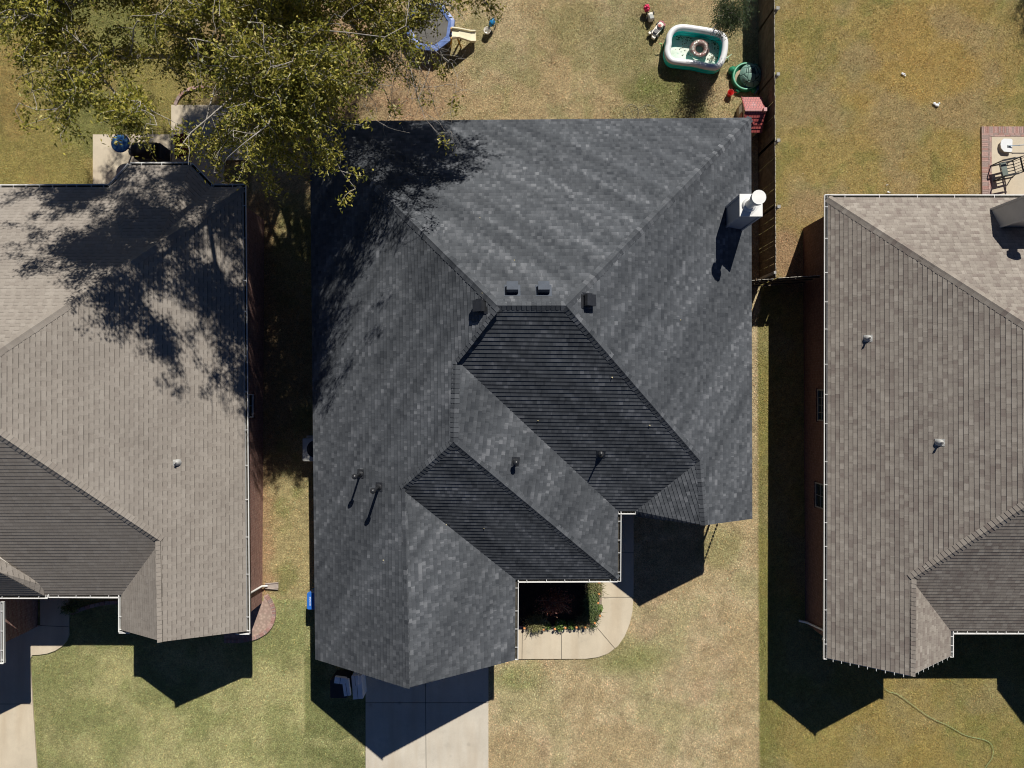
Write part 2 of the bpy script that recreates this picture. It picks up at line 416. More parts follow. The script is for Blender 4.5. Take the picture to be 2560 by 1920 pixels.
def pipe_vent(roof_o, rf, u, v, h=.5, cap=True, mat=None, fl=(.30, .30), r=.038, flash=None):
    q = rf.hit(u, v)
    if q is None: return
    p, n_ = q; sl = (Vector((0, 0, 1)) - n_ * n_.z).normalized(); e = sl.cross(n_).normalized()
    m = MB(); m.obox(p + n_ * .018 + sl * .03, e * fl[0] / 2, sl * fl[1] / 2, n_ * .005)
    k = 14; up = Vector((0, 0, 1)); rings = []
    for rr, zz in ((.115, .0), (.10, .06), (.07, .10), (r + .006, .13)):
        rings.append([p + Vector((rr * math.cos(2 * math.pi * j / k), rr * math.sin(2 * math.pi * j / k), 0)) + up * (zz - (n_.x * rr * math.cos(2 * math.pi * j / k) + n_.y * rr * math.sin(2 * math.pi * j / k)) / n_.z * max(0, 1 - zz / .12) + .02) for j in range(k)])
    m.loft(rings)
    fo = m.build('pipe_vent', flash or mat, roof_o)
    m2 = MB(); m2.cyl(p, r, r, p.z + .05, p.z + h, k=14)
    if cap:
        m2.lathe(p + up * (h - .02), [(.001, .14), (.05, .13), (.085, .09), (.095, .04), (.085, 0), (.05, -.02), (.001, -.02)], k=16)
    m2.v = m2.v; o = m2.build('pipe', mat, None); o.parent = fo
    return fo

def box_vent(roof_o, rf, u, v, mat):
    p, n_ = rf.hit(u, v); sl = (Vector((0, 0, 1)) - n_ * n_.z).normalized(); e = sl.cross(n_).normalized()
    m = MB(); m.obox(p + n_ * .018, e * .24, sl * .22, n_ * .005)
    m.obox(p + n_ * .10, e * .15, sl * .12, n_ * .08)
    # hooded cap, open down-slope
    a = p + n_ * .23; w_ = .165
    m.obox(a - sl * .01, e * w_, sl * .16, n_ * .006)
    for s_ in (-1, 1): m.obox(a + e * s_ * w_ - n_ * .09 - sl * .01, e * .005, sl * .16, n_ * .09)
    m.obox(a + sl * .15 - n_ * .055, e * w_, sl * .006, n_ * .055)
    m.obox(a - sl * .175 - n_ * .014, e * w_, sl * .005, n_ * .016)
    m.build('box_vent', mat, roof_o)

# ------------------------------------------------------------------ MAIN HOUSE (charcoal roof)
PI_ = .667
def zw(u, v, f): # height of a roof point by plane function f(x,y)
    z = 4.0
    for _ in range(40):
        p = P(u, v, z); z = f(p.x, p.y)
    return P(u, v, z)
west = lambda x, y: 2.9 + PI_ * (x + 7.2)
east = lambda x, y: 2.9 + PI_ * (8.6 - x)
south = lambda x, y: 7.6 - PI_ * (2.57 - y)
M = {}
M['A'] = P(775, 304, 2.9); M['B'] = P(1877, 295, 2.9); M['C'] = P(1880, 1297, 2.9); M['G'] = P(789, 1648, 2.9)
M['R1'] = P(1243, 764, 7.6); M['R2'] = P(1415, 764, 7.6)
M['D'] = zw(1749, 1151, east); M['E'] = zw(1762, 1313, east)
M['P1'] = zw(1140, 898, west); M['P2'] = zw(1134, 1105, west); M['P3'] = zw(1004, 1222, west); M['E2'] = zw(1016, 1720, west)
M['V1'] = zw(1589, 1277, south); M['V2'] = zw(1545, 1277, south)
M['Fb'] = P(1587, 1291, 2.92)
M['Q1'] = P(1544, 1447, 2.85); M['Q2'] = P(1288, 1448, 2.85); M['Q3'] = P(1287, 1650, 2.85)
faces = {'rear': ['A', 'R1', 'R2', 'B'], 'west': ['A', 'G', 'E2', 'P3', 'P2', 'P1', 'R1'], 'east': ['B', 'R2', 'D', 'E', 'C'],
         'south': ['R1', 'P1', 'V2', 'V1', 'D', 'R2'], 'gable_w': ['D', 'V1', 'Fb', 'E'], 'east_mid': ['P1', 'P2', 'Q1', 'V2'],
         'south_low': ['P2', 'P3', 'Q2', 'Q1'], 'east_low': ['P3', 'E2', 'Q3', 'Q2']}
RM = Roof(M, faces)
house = thing('brick_house', 'brick house in the middle under a new charcoal shingle roof with a metal chimney', 'house', (0, 0, 0), 'houses in a row')
roof_m = RM.build(house, M_dark, caps=[('A', 'R1', 'rear', 'west'), ('B', 'R2', 'rear', 'east'), ('R1', 'R2', 'rear', 'south'), ('R2', 'D', 'east', 'south'),
    ('R1', 'P1', 'west', 'south'), ('P1', 'P2', 'west', 'east_mid'), ('P2', 'P3', 'west', 'south_low'), ('P2', 'Q1', 'east_mid', 'south_low'),
    ('P3', 'E2', 'west', 'east_low'), ('D', 'E', 'east', 'gable_w')], t=.016)
fp = [(-6.75, 9.45), (-6.75, -9.1), (-.3, -9.1), (-.3, -6.25), (3.4, -6.25), (3.4, -2.6), (4.85, -2.6), (4.85, -4.1), (8.15, -4.1), (8.15, 9.45)]
wall_loop(house, fp, RM, M_brickM)
up3 = Vector((0, 0, .0))
gutter(house, M['Q3'], M['Q2'], (1, 0, 0)); gutter(house, M['Q2'] + Vector((.1, 0, 0)), M['Q1'] , (0, -1, 0)); gutter(house, M['Q1'] + Vector((0, -.1, 0)), M['V2'], (1, 0, 0))
gutter(house, M['V2'] + Vector((.02, 0, 0)), M['V1'], (0, -1, 0), hang=False)
M_galv = pm('dull_blue_grey_vent_metal', (.09, .105, .13), .42, .12, 5, metal=.3)
M_blackp = pm('black_vent_rubber', (.028, .03, .034), .35, .2, 8, spec=.5)
for u, v in ((1281, 727), (1359, 727), (1205, 766), (1466, 752)): box_vent(roof_m, RM, u, v, M_galv if v < 740 else M_blackp)
pipe_vent(roof_m, RM, 901, 1184, .86, True, M_blackp); pipe_vent(roof_m, RM, 947, 1217, .98, True, M_blackp, r=.05)
pipe_vent(roof_m, RM, 1290, 1154, .34, True, M_blackp); pipe_vent(roof_m, RM, 1502, 1136, .42, False, M_blackp, r=.028)
# garage door, front door, windows
gd = MB()
for i in range(4): gd.box(-5.9, -1.1, -9.135, -9.1 + .02, .03 + i * .53, .03 + i * .53 + .515)
gd.build('garage_door', M_white, house)
dr = MB(); dr.box(3.65, 4.6, -2.64, -2.6 + .02, .05, 2.1); dr.build('front_door', pm('door_red', (.25, .04, .03), .4), house)
window(house, (6.4, -4.1), (0, -1), 1.5, .9, 2.2); window(house, (1.6, -6.25), (0, -1), 1.5, .9, 2.2)
window(house, (-6.75, 3.5), (-1, 0), 1.0, 1.0, 2.2); window(house, (8.15, 1.0), (1, 0), 1.0, 1.0, 2.2)
# rear left corner downspout and the front right elbow seen below the eave
def spout(house, pts, w_=.04):
    m = MB(); pts = [Vector(p) for p in pts]
    m.tube(pts, w_, k=6); m.build('downspout', M_white, house)
spout(house, [P(1873, 1297, 2.75), (8.42, -4.28, 2.45), (8.25, -4.18, 2.2), (8.25, -4.18, .2), (8.45, -4.3, .08)])

# chimney of the main house
M_chase = pm('painted_chase_siding', (.40, .43, .47), .6, .05, 3)
M_steel = pm('bright_flue_steel', (.78, .78, .76), .42, .05, 4, metal=.15, spec=.5)
def chimney(house, x0, x1, y0, y1, rf, zt, chase, flue_dx=0.0):
    m = MB(); zb = min(rf.z(x, y) for x in (x0, x1) for y in (y0, y1)) - .3
    m.box(x0, x1, y0, y1, zb, zt)
    for (cx, cy) in ((x0, y0), (x0, y1), (x1, y0), (x1, y1)): m.box(cx - .035, cx + .035, cy - .035, cy + .035, zb, zt - .003)
    ch = m.build('chimney', chase, house)
    c = MB(); c.box(x0 - .035, x1 + .035, y0 - .035, y1 + .035, zt + .001, zt + .035); c.lathe(((x0 + x1) / 2, (y0 + y1) / 2, zt + .035), [(.34, 0), (.16, .035)], k=4)
    o = c.build('chimney_cap', M_steel, None); o.parent = ch
    fl = MB(); cx, cy = (x0 + x1) / 2 + flue_dx, (y0 + y1) / 2
    fl.cyl((cx, cy), .145, .145, zt + .03, zt + .80, k=24); fl.lathe((cx, cy, zt + .05), [(.23, 0), (.23, .015), (.15, .05)], k=24)
    o = fl.build('flue', M_steel, None); o.parent = ch
    fc = MB(); fc.cyl((cx, cy), .222, .222, zt + .78, zt + .98, k=32, caps=False); fc.face([(cx + .222 * math.cos(2 * math.pi * j / 32), cy + .222 * math.sin(2 * math.pi * j / 32), zt + .98) for j in range(32)]); fc.face([(cx + .222 * math.cos(-2 * math.pi * j / 32), cy + .222 * math.sin(-2 * math.pi * j / 32), zt + .78) for j in range(32)])
    fc.torus((cx, cy, zt + .975), .222, .008, k=32, q=6)
    o = fc.build('flue_cap', M_steel, None); o.parent = ch
    return ch
chimney(house, 7.49, 8.17, 5.85, 6.52, RM, 5.2, M_chase, -.07)
sk = MB(); q = RM.hit(1849, 572)[0]; sk.box(q.x - .03, q.x + .03, q.y - .03, q.y + .03, q.z, q.z + .02)

# ------------------------------------------------------------------ LEFT HOUSE
L = {}
L['A'] = P(606, 468, 2.9); L['Bay4'] = P(528, 468, 2.9); L['Bay3'] = P(475, 413, 2.9); L['Bay2'] = P(325, 414, 2.9); L['Bay1'] = P(275, 468, 2.9)
L['W1'] = Vector((-26, 7.4, 2.9)); L['X1'] = Vector((-16.75, .05, 7.75)); L['X2'] = Vector((-26, .05, 7.75))
le = lambda x, y: 2.9 + PI_ * (-9.6 - x)
L['N1'] = zw(402, 1352, le); L['N2'] = zw(407, 1604, le)
L['C'] = P(616, 1578, 2.9); L['D1'] = P(304, 1575, 2.9); L['V'] = P(304, 1487, 2.9)
L['S0'] = Vector((-26, -7.25, 2.9))
def rear_plane(x, y): return 2.9 + (7.42 - y) * (7.75 - 2.9) / 7.37
L['T1'] = Vector((-13.3, 5.3, rear_plane(0, 5.3))); L['T2'] = Vector((-12.0, 5.3, rear_plane(0, 5.3)))
lf = {'rear': ['A', 'X1', 'X2', 'W1', 'Bay1', 'T1', 'T2', 'Bay4'], 'bay_w': ['Bay1', 'Bay2', 'T1'], 'bay_n': ['Bay2', 'Bay3', 'T2', 'T1'], 'bay_e': ['Bay3', 'Bay4', 'T2'],
      'east': ['A', 'C', 'N2', 'N1', 'X1'], 'gable_w': ['N1', 'N2', 'D1', 'V'], 'south': ['X1', 'N1', 'V', 'S0', 'X2']}
RL = Roof(L, lf)
hl = thing('brick_house', 'brick house on the left under a taupe shingle roof half covered by tree shadow', 'house', (-14, 0, 0), 'houses in a row')
roof_l = RL.build(hl, M_tanL, caps=[('A', 'X1', 'rear', 'east'), ('X1', 'N1', 'east', 'south'), ('N1', 'N2', 'east', 'gable_w'), ('X1', 'X2', 'rear', 'south')], t=.008, capw=.17)
# front wing over the entry and the garage wing beside it
W = {}
W['a'] = P(110, 1489, 2.97); W['b'] = Vector((-26, W['a'].y, 2.97)); W['c'] = P(0, 1431, 4.08); W['d'] = P(-260, 1300, 6.3); W['b2'] = Vector((-26, W['d'].y, 6.1))
W['e'] = P(108, 1463, 3.14); W['f'] = P(0, 1396, 3.97); W['g'] = P(-260, 1240, 6.05)
wf = {'front': ['a', 'c', 'd', 'b2', 'b'], 'side': ['a', 'e', 'f', 'g', 'd', 'c']}
RW = Roof(W, wf); RW.build(hl, M_tanL, caps=[], t=.008, thick=.12)
G_ = {'a': Vector((-18.32, -7.45, 2.9)), 'b': Vector((-18.28, -9.52, 2.9)), 'c': Vector((-21.5, -9.5, 5.0)), 'd': Vector((-21.5, -7.45, 5.0)), 'e': Vector((-25, -9.5, 2.9)), 'f': Vector((-25, -7.45, 2.9))}
RG = Roof(G_, {'e': ['a', 'b', 'c', 'd'], 'w': ['d', 'c', 'e', 'f']}); RG.build(hl, M_tanL, caps=[('c', 'd', 'e', 'w')], t=.008, thick=.12)
fpl = [(-9.95, 7.0), (-11.0, 7.0), (-11.75, 7.8), (-13.55, 7.8), (-14.3, 7.0), (-25.6, 7.0), (-25.6, -6.8), (-13.6, -6.8), (-13.6, -8.3), (-9.95, -8.3)]
wall_loop(hl, fpl, RL, M_brickL)
fw = MB()
for a, b in (((-18.9, -6.9), (-18.9, -9.26)), ((-18.9, -9.26), (-24.6, -9.26))):
    a = Vector(a); b = Vector(b); n_ = 14
    for k in range(n_):
        p = a.lerp(b, k / n_); q = a.lerp(b, (k + 1) / n_); L_ = (b - a).length
        fw.face([(*p, -.05), (*q, -.05), (*q, RG.z(*q, 3.3) - .14), (*p, RG.z(*p, 3.3) - .14)][::-1], 0, [(L_ * k / n_, 0), (L_ * (k + 1) / n_, 0), (L_ * (k + 1) / n_, 3), (L_ * k / n_, 3)][::-1])
fw.build('wall', M_brickL, hl)
lg = lambda a, b, o, **k: gutter(hl, a, b, o, **k)
lg(L['A'], L['C'], (1, 0, 0), spacing=1.3); lg(L['A'] + Vector((.1, 0, 0)), L['Bay4'], (0, 1, 0)); lg(L['Bay4'], L['Bay3'], (.72, .7, 0)); lg(L['Bay3'], L['Bay2'], (0, 1, 0)); lg(L['Bay2'], L['Bay1'], (-.72, .7, 0))
lg(L['Bay1'], L['W1'], (0, 1, 0), spacing=.45)
lg(L['V'] + Vector((-.1, 0, 0)), P(119, 1486, 2.9), (0, -1, 0)); lg(L['D1'] + Vector((0, -.08, 0)), L['V'], (-1, 0, 0), spacing=.7)
lg(L['C'] + Vector((.1, 0, 0)), L['C'] + Vector((-.38, 0, 0)), (0, -1, 0), hang=False); lg(L['D1'] + Vector((-.1, 0, 0)), L['D1'] + Vector((.28, 0, 0)), (0, -1, 0), hang=False)
lg(W['a'] + Vector((.1, 0, -.03)), Vector((-24, W['a'].y, 2.94)), (0, -1, 0)); lg(W['a'] + Vector((0, -.09, -.03)), W['e'] + Vector((0, .05, -.2)), (1, 0, 0), hang=False)
lg(G_['b'] + Vector((0, -.1, 0)), G_['a'], (1, 0, 0)); lg(G_['b'] + Vector((.1, 0, 0)), G_['b'] + Vector((-.5, 0, 0)), (0, -1, 0), hang=False)
spout(hl, [P(618, 1490, 2.75), (-9.72, -7.3, 2.5), (-9.9, -7.48, 2.3), (-9.9, -7.6, .25), (-9.72, -7.62, .1)], .045)
window(hl, (-9.95, -.45), (1, 0), .85, 1.2, 2.35)
window(hl, (-11.8, -8.3), (0, -1), 1.6, .9, 2.2)
M_flash = pm('grey_flashing', (.50, .50, .48), .5, .1, 9, metal=.2)
pipe_vent(roof_l, RL, 444, 1156, .24, False, M_flash, r=.03, fl=(.2, .24))
sb = MB(); a = P(664, 1464, 0); sb.obox((a.x + .26, a.y, .03), (.26, 0, 0), (0, .10, 0), (0, 0, .012)); sb.obox((a.x + .26, a.y + .11, .05), (.26, .02, 0), (0, .012, 0), (0, 0, .035)); sb.obox((a.x + .26, a.y - .11, .05), (.26, -.02, 0), (0, .012, 0), (0, 0, .035))
tag(sb.build('splash_block', pm('splash_concrete', (.42, .36, .32), .9, .15, 9), None), 'grey concrete splash block under the white downspout', 'splash block')

# ------------------------------------------------------------------ RIGHT HOUSE
Rt = {}
Rt['A'] = P(2070, 494, 2.9); Rt['C'] = P(2068, 1645, 2.9); Rt['E'] = None
rw = lambda x, y: 2.9 + PI_ * (x - 11.33)
Rt['E'] = zw(2275, 1689, rw); Rt['N'] = zw(2277, 1447, rw)
Rt['D1'] = P(2376, 1640, 2.95); Rt['V'] = P(2376, 1577, 2.95)
Rt['X1'] = Vector((18.9, -.6, 7.95)); Rt['X2'] = Vector((24, -.6, 7.95)); Rt['B'] = Vector((30, 7.05, 2.9)); Rt['S'] = Vector((30, -8.5, 2.95))
rf_ = {'rear': ['A', 'X1', 'X2', 'B'], 'west': ['A', 'C', 'E', 'N', 'X1'], 'gable_e': ['N', 'E', 'D1', 'V'], 'south': ['X1', 'N', 'V', 'S', 'X2'], 'east': ['X2', 'B', 'S']}
del Rt['E']; Rt['E'] = zw(2275, 1689, rw)
RR = Roof(Rt, rf_)
hr = thing('brick_house', 'brick house on the right under a brown-grey shingle roof with white gutters', 'house', (18, 0, 0), 'houses in a row')
roof_r = RR.build(hr, M_tanR, caps=[('A', 'X1', 'rear', 'west'), ('X1', 'N', 'west', 'south'), ('N', 'E', 'west', 'gable_e'), ('X1', 'X2', 'rear', 'south'), ('X2', 'B', 'rear', 'east'), ('X2', 'S', 'south', 'east')], t=.011, capw=.17)
Gw = {'a': Vector((20.3, -9.0, 2.95)), 'p': Vector((22.5, -9.0, 5.1)), 'b': Vector((24.7, -9.0, 2.95)), 'c': Vector((20.3, -8.3, 2.95)), 'q': Vector((22.5, -4.9, 5.1)), 'd': Vector((24.7, -8.3, 2.95))}
RGw = Roof(Gw, {'w': ['a', 'p', 'q', 'c'], 'e': ['p', 'b', 'd', 'q']}); RGw.build(hr, M_tanR, caps=[('p', 'q', 'w', 'e')], t=.011, thick=.12)
fpr = [(11.68, 6.65), (11.68, -9.1), (15.35, -9.1), (15.35, -8.05), (20.7, -8.05), (20.7, -8.6), (24.3, -8.6), (24.3, -8.05), (29.5, -8.05), (29.5, 6.65)]
class _Rz:
    def z(s, x, y): return RGw.z(x, y, 2.9) if y < -8.3 and x > 20 else RR.z(x, y)
wall_loop(hr, fpr[::-1], _Rz(), M_brickM)
gr = lambda a, b, o, **k: gutter(hr, a, b, o, **k)
gr(Rt['C'] + Vector((0, -.05, 0)), Rt['A'] + Vector((0, .1, 0)), (-1, 0, 0), spacing=1.05); gr(Rt['A'] + Vector((-.1, 0, 0)), Rt['B'], (0, 1, 0), spacing=1.3)
gr(Rt['V'] + Vector((.1, 0, 0)), Vector((20.3, Rt['V'].y, 2.95)), (0, -1, 0), spacing=.35); gr(Rt['D1'] + Vector((0, -.05, 0)), Rt['V'], (1, 0, 0), spacing=.3)
# light clips left on the front rakes
def clips(a, b, n_, out):
    g = MB(); g.obox((a + b) / 2 + out * .02 - Vector((0, 0, .03)), (b - a) / 2, out * .006, Vector((0, 0, .012))); go = g.build('rake_trim', M_white, hr)
    for i in range(n_):
        p = a.lerp(b, (i + .7) / (n_ + .4)); h_ = MB(); h_.obox(p + out * .045 + Vector((0, 0, .0)), (b - a).normalized() * .01, out * .05, Vector((0, 0, .008))); o = h_.build('light_clip', M_white, go)
clips(Rt['C'], Rt['E'], 9, Vector((0, -1, 0))); clips(Rt['E'], Rt['D1'], 8, Vector((0, -1, 0)))
spout(hr, [P(2058, 1600, 2.78), (11.5, -8.3, 2.5), (11.62, -8.75, 2.2), (11.62, -9.0, .3), (11.4, -9.0, .08)], .045)
window(hr, (11.68, -.42), (-1, 0), 1.15, 1.35, 2.3, (4, 3), M_bronze); window(hr, (11.68, -3.85), (-1, 0), .9, 1.1, 2.3, (2, 3), M_bronze)
window(hr, (13.4, -9.1), (0, -1), 1.6, .9, 2.2)
pipe_vent(roof_r, RR, 2168, 846, .3, False, M_flash, r=.028, fl=(.24, .28)); pipe_vent(roof_r, RR, 2347, 1106, .3, False, M_flash, r=.028, fl=(.24, .28))
M_chase2 = pm('grey_chase_siding', (.52, .52, .50), .7, .06, 3)
chimney(hr, 17.03, 17.95, 5.82, 6.56, RR, 5.2, M_chase2)

# ------------------------------------------------------------------ GROUND
def vnoise(x, y, s, seed=0):
    r_ = np.random.default_rng(int(seed * 1000 + s * 77)); g = r_.random((256, 256))
    X = x / s + 97.3; Y = y / s + 51.7; xi = np.floor(X).astype(int); yi = np.floor(Y).astype(int); fx = X - xi; fy = Y - yi
    fx = fx * fx * (3 - 2 * fx); fy = fy * fy * (3 - 2 * fy); a = g[xi % 256, yi % 256]; b = g[(xi + 1) % 256, yi % 256]; c = g[xi % 256, (yi + 1) % 256]; d = g[(xi + 1) % 256, (yi + 1) % 256]
    return (a * (1 - fx) + b * fx) * (1 - fy) + (c * (1 - fx) + d * fx) * fy
def fbm(x, y, s, seed=0):
    return sum(vnoise(x, y, s / 2 ** i, seed + i) * .5 ** i for i in range(4)) / 1.875
def ss(a, b, x): t = np.clip((x - a) / (b - a + 1e-9), 0, 1); return t * t * (3 - 2 * t)
def G(u, v): return (u - 1280) / 62.5, (985 - v) / 62.5
def blob(x, y, u, v, ru, rv, n):
    cx, cy = G(u, v); d = np.sqrt(((x - cx) / (ru / 62.5)) ** 2 + ((y - cy) / (rv / 62.5)) ** 2) + (n - .5) * .9
    return 1 - ss(.45, 1.15, d)
straw = np.array((.46, .36, .205)); straw2 = np.array((.53, .43, .265)); green = np.array((.155, .175, .055)); olive = np.array((.385, .295, .11)); rust = np.array((.44, .29, .095))
pale = np.array((.40, .375, .18)); palegr = np.array((.235, .25, .10)); dirt = np.array((.36, .235, .135)); lush = np.array((.175, .185, .055)); redirt = np.array((.34, .225, .14))
def gcol(x, y):
    n1 = fbm(x, y, 2.6, 1); n2 = fbm(x, y, 1.1, 2); n3 = fbm(x, y, .45, 3); e = (fbm(x, y, .5, 9) - .5) * .35
    def mixc(c, d, w_): return c * (1 - w_[:, None]) + d * w_[:, None]
    c = np.tile(straw, (len(x), 1)); m = ss(.42, .62, n1 * .5 + n2 * .3 + n3 * .2)
    c = mixc(c, straw2, m)
    # back yard: straw with green blotches
    back = (y > 8) & (x < 9.95) & (x > -11)
    gb = ss(.50, .66, n2 * .6 + n3 * .4) * .45
    for (u, v, ru, rv, k) in ((1640, 225, 110, 90, .9), (1560, 110, 130, 110, .6), (1690, 290, 120, 60, .7), (1450, 60, 110, 70, .45), (1600, 20, 90, 60, .4), (1850, 130, 60, 120, .35), (1300, 160, 60, 40, .3)):
        gb = np.maximum(gb, blob(x, y, u, v, ru, rv, n2) * k * (.6 + .6 * n3))
    c = np.where(back[:, None], mixc(c, green * 1.05, np.clip(gb, 0, 1)), c)
    rd = np.maximum(blob(x, y, 1010, 235, 190, 110, n2), blob(x, y, 800, 200, 260, 260, n2)) * .85
    c = np.where(back[:, None], mixc(c, redirt * 1.2, rd * (.5 + .5 * ss(.35, .6, n3))), c)
    c = np.where(back[:, None], c * np.array((1.0, .99, .96)), c)
    # front of the middle house
    fr = (y < -4) & (x > -1) & (x < 9.84)
    c = np.where(fr[:, None], mixc(mixc(straw * 1.04, straw2 * 1.05, m) if False else c * 1.06, green * 1.5, np.clip(ss(.52, .70, n2 * .5 + n1 * .5) * .34 + blob(x, y, 1560, 1640, 130, 60, n2) * .5 + blob(x, y, 1300, 1690, 90, 50, n2) * .45 + blob(x, y, 1800, 1370, 60, 60, n2) * .4, 0, .75)), c)
    c = np.where(fr[:, None], mixc(c, np.array((.42, .29, .19)), np.clip(ss(.58, .75, fbm(x, y, 1.6, 21)) * .3, 0, 1)), c)
    # right-hand lot
    rt = ((y < 3.2) & (x > 9.84 + e * .25)) | ((y >= 3.2) & (x > 9.93))
    o = mixc(np.tile(olive, (len(x), 1)), lush, ss(.45, .62, n2 * .35 + n3 * .65) * .6)
    o = mixc(o, rust, ss(.46, .66, fbm(x, y, 3.2, 31)) * .65 * ss(9, 17, x) + .15 * ss(.5, .7, n2))
    o = mixc(o, straw * .8, ss(.48, .68, fbm(x, y, 1.8, 41)) * .55)
    edge = 1 - ss(9.9, 11.2, x + e * 2)
    o = mixc(o, lush * 1.05, edge * .6)
    o = mixc(o, dirt * 1.05, np.maximum(blob(x, y, 1975, 650, 60, 90, n2) * .95, blob(x, y, 2010, 520, 90, 50, n2) * .4))
    o = np.where((y < -8)[:, None], mixc(o, lush * 1.15, np.full(len(x), .30)), o)
    c = np.where(rt[:, None], o, c)
    # left yard behind
    lb = (x < -10.5) & (y > 6)
    o = mixc(np.tile(np.array((.30, .255, .085)), (len(x), 1)), np.array((.19, .20, .065)), ss(.42, .62, n1) * .8); o = mixc(o, np.array((.38, .26, .10)), ss(.52, .7, n2) * .5)
    o = mixc(o, redirt * 1.1, ss(-14, -11.5, x) * .55)
    c = np.where(lb[:, None], o, c)
    # alley between left and middle house
    al = (x > -10.6) & (x < -6.5) & (y <= 8) & (y > -8.6)
    o = mixc(np.tile(np.array((.42, .35, .175)), (len(x), 1)), np.array((.23, .23, .085)), ss(.48, .64, n2 * .6 + n3 * .4) * .75)
    o = mixc(o, dirt * 1.15, (1 - ss(-9.9, -9.2, x + e * 2)) * .8); o = mixc(o, dirt * .95, blob(x, y, 680, 900, 120, 260, n2) * .6)
    c = np.where(al[:, None], o, c)
    # left front lawn
    lfm = (y < -5.3) & (x < -8.26 + e * .12) & ~((x > -10.3) & (y > -8.2 + e * 2))
    o = mixc(np.tile(pale * 1.12, (len(x), 1)), palegr * 1.1, ss(.40, .60, n1 * .35 + n2 * .4 + n3 * .25) * .85)
    o = mixc(o, palegr * .9, (1 - ss(-19.5, -15.5, x + e * 3)) * .45)
    c = np.where(lfm[:, None], o, c)
    st = (y < -8.5) & (x >= -8.26 + e * .12) & (x < -5.5)
    o = mixc(np.tile(palegr * .95, (len(x), 1)), pale, ss(.48, .66, n2 * .6 + n3 * .4) * .6)
    c = np.where(st[:, None], o, c)
    # bare earth right at the wall feet
    n4 = fbm(x, y, .22, 71); return np.clip(c * (.66 + .32 * n3[:, None] + .38 * n4[:, None]), 0, 1)
def axis(lo, hi, st):
    a = np.arange(lo, hi + 1e-6, st); b = hi + np.array([.5, 1.5, 4, 10, 25, 60, 140, 300, 700]); return np.concatenate((lo - (b - hi)[::-1], a, b))
gx = axis(-23, 23, .13); gy = axis(-18, 18, .13); nx, ny = len(gx), len(gy)
XX, YY = np.meshgrid(gx, gy, indexing='ij'); x_, y_ = XX.ravel(), YY.ravel()
zz = (fbm(x_, y_, 1.2, 5) - .5) * .03
co = np.stack((x_, y_, zz - .02), 1).astype(np.float32)
i, j = np.meshgrid(np.arange(nx - 1), np.arange(ny - 1), indexing='ij'); a = (i * ny + j).ravel(); quads = np.stack((a, a + ny, a + ny + 1, a + 1), 1).astype(np.int32)
def fast_mesh(name, co, faces, k):
    me = bpy.data.meshes.new(name); me.vertices.add(len(co)); me.vertices.foreach_set('co', co.ravel().astype(np.float32))
    n_ = len(faces); me.loops.add(n_ * k); me.loops.foreach_set('vertex_index', faces.ravel().astype(np.int32)); me.polygons.add(n_)
    me.polygons.foreach_set('loop_start', np.arange(0, n_ * k, k, dtype=np.int32)); me.update(calc_edges=True); return me
gm = fast_mesh('ground', co, quads, 4); gc = gcol(x_, y_)
def set_col(me, c):
    at = me.attributes.new('gcol', 'FLOAT_COLOR', 'POINT'); at.data.foreach_set('color', np.concatenate((c, np.ones((len(c), 1))), 1).astype(np.float32).ravel())
set_col(gm, gc)
def grass_mat(name, blade=False):
    n = NT(name); at = n.n('ShaderNodeAttribute', attribute_name='gcol'); c = at.outputs[0]
    if blade:
        ge = n.n('ShaderNodeNewGeometry'); r_ = ge.outputs['Random Per Island']
        c = n.scale(c, n.mr(r_, 0, 1, .62, 1.42)); n.p.inputs['Roughness'].default_value = .75
    else:
        fa = n.mr(n.noise(24, 4, rough=.75), .3, .7, .45, 1.5); fb = n.mr(n.noise(6, 4, rough=.6), .3, .7, .82, 1.18)
        c = n.scale(c, n.math('MULTIPLY', fa, fb)); tint = n.noise(15, 3, rough=.7)
        c = n.mix(n.mr(tint, .5, .7, 0, .32), c, (.16, .155, .05)); c = n.mix(n.mr(n.noise(19, 3, rough=.7), .56, .7, 0, .5), c, (.52, .42, .24))
        n.p.inputs['Roughness'].default_value = .95; n.bump(n.noise(30, 5, rough=.75), 1.0, .05)
    n.p.inputs['Specular IOR Level'].default_value = .1
    n.col(c); return n.m
gm.materials.append(grass_mat('lawn_turf')); go = bpy.data.objects.new('ground', gm); C.objects.link(go); go['kind'] = 'structure'

# ------------------------------------------------------------------ HARD SURFACES
def poly(px, z=0.0): return [P(u, v, z)[:2] for u, v in px]
def strip(m, a, b, w_, z, mi):
    a = P(*a, z); b = P(*b, z); d = (b - a).normalized(); n_ = Vector((-d.y, d.x, 0)) * w_ / 2
    m.face([a - n_, b - n_, b + n_, a + n_], mi)
m = MB(); m.prism(poly([(914, 1560), (1221, 1560), (1221, 2050), (914, 2050)], .04), -.05, .04, 0)
strip(m, (1063, 1560), (1066, 2050), .022, .044, 1); strip(m, (914, 1757), (1221, 1757), .022, .044, 1); strip(m, (914, 1995), (1221, 1995), .022, .044, 1)
m.build('driveway', [M_conc, M_joint])['kind'] = 'structure'
arc = [(1584, 1470), (1583, 1500), (1581, 1530), (1574, 1560), (1562, 1590), (1545, 1615), (1520, 1634), (1495, 1643), (1465, 1647)]
inner = [(1300, 1572), (1440, 1571), (1462, 1569), (1480, 1563), (1493, 1553), (1501, 1538), (1504, 1520), (1504, 1440)]
m = MB(); m.prism(poly([(1225, 1572)] + inner + [(1504, 1300), (1504, 1150), (1584, 1150)] + arc + [(1225, 1648)], .035), -.05, .035, 0)
for a, b in (((1504, 1493), (1584, 1493)), ((1486, 1561), (1537, 1621)), ((1404, 1572), (1404, 1648)), ((1306, 1572), (1305, 1648)), ((1504, 1382), (1584, 1382))): strip(m, a, b, .02, .039, 1)
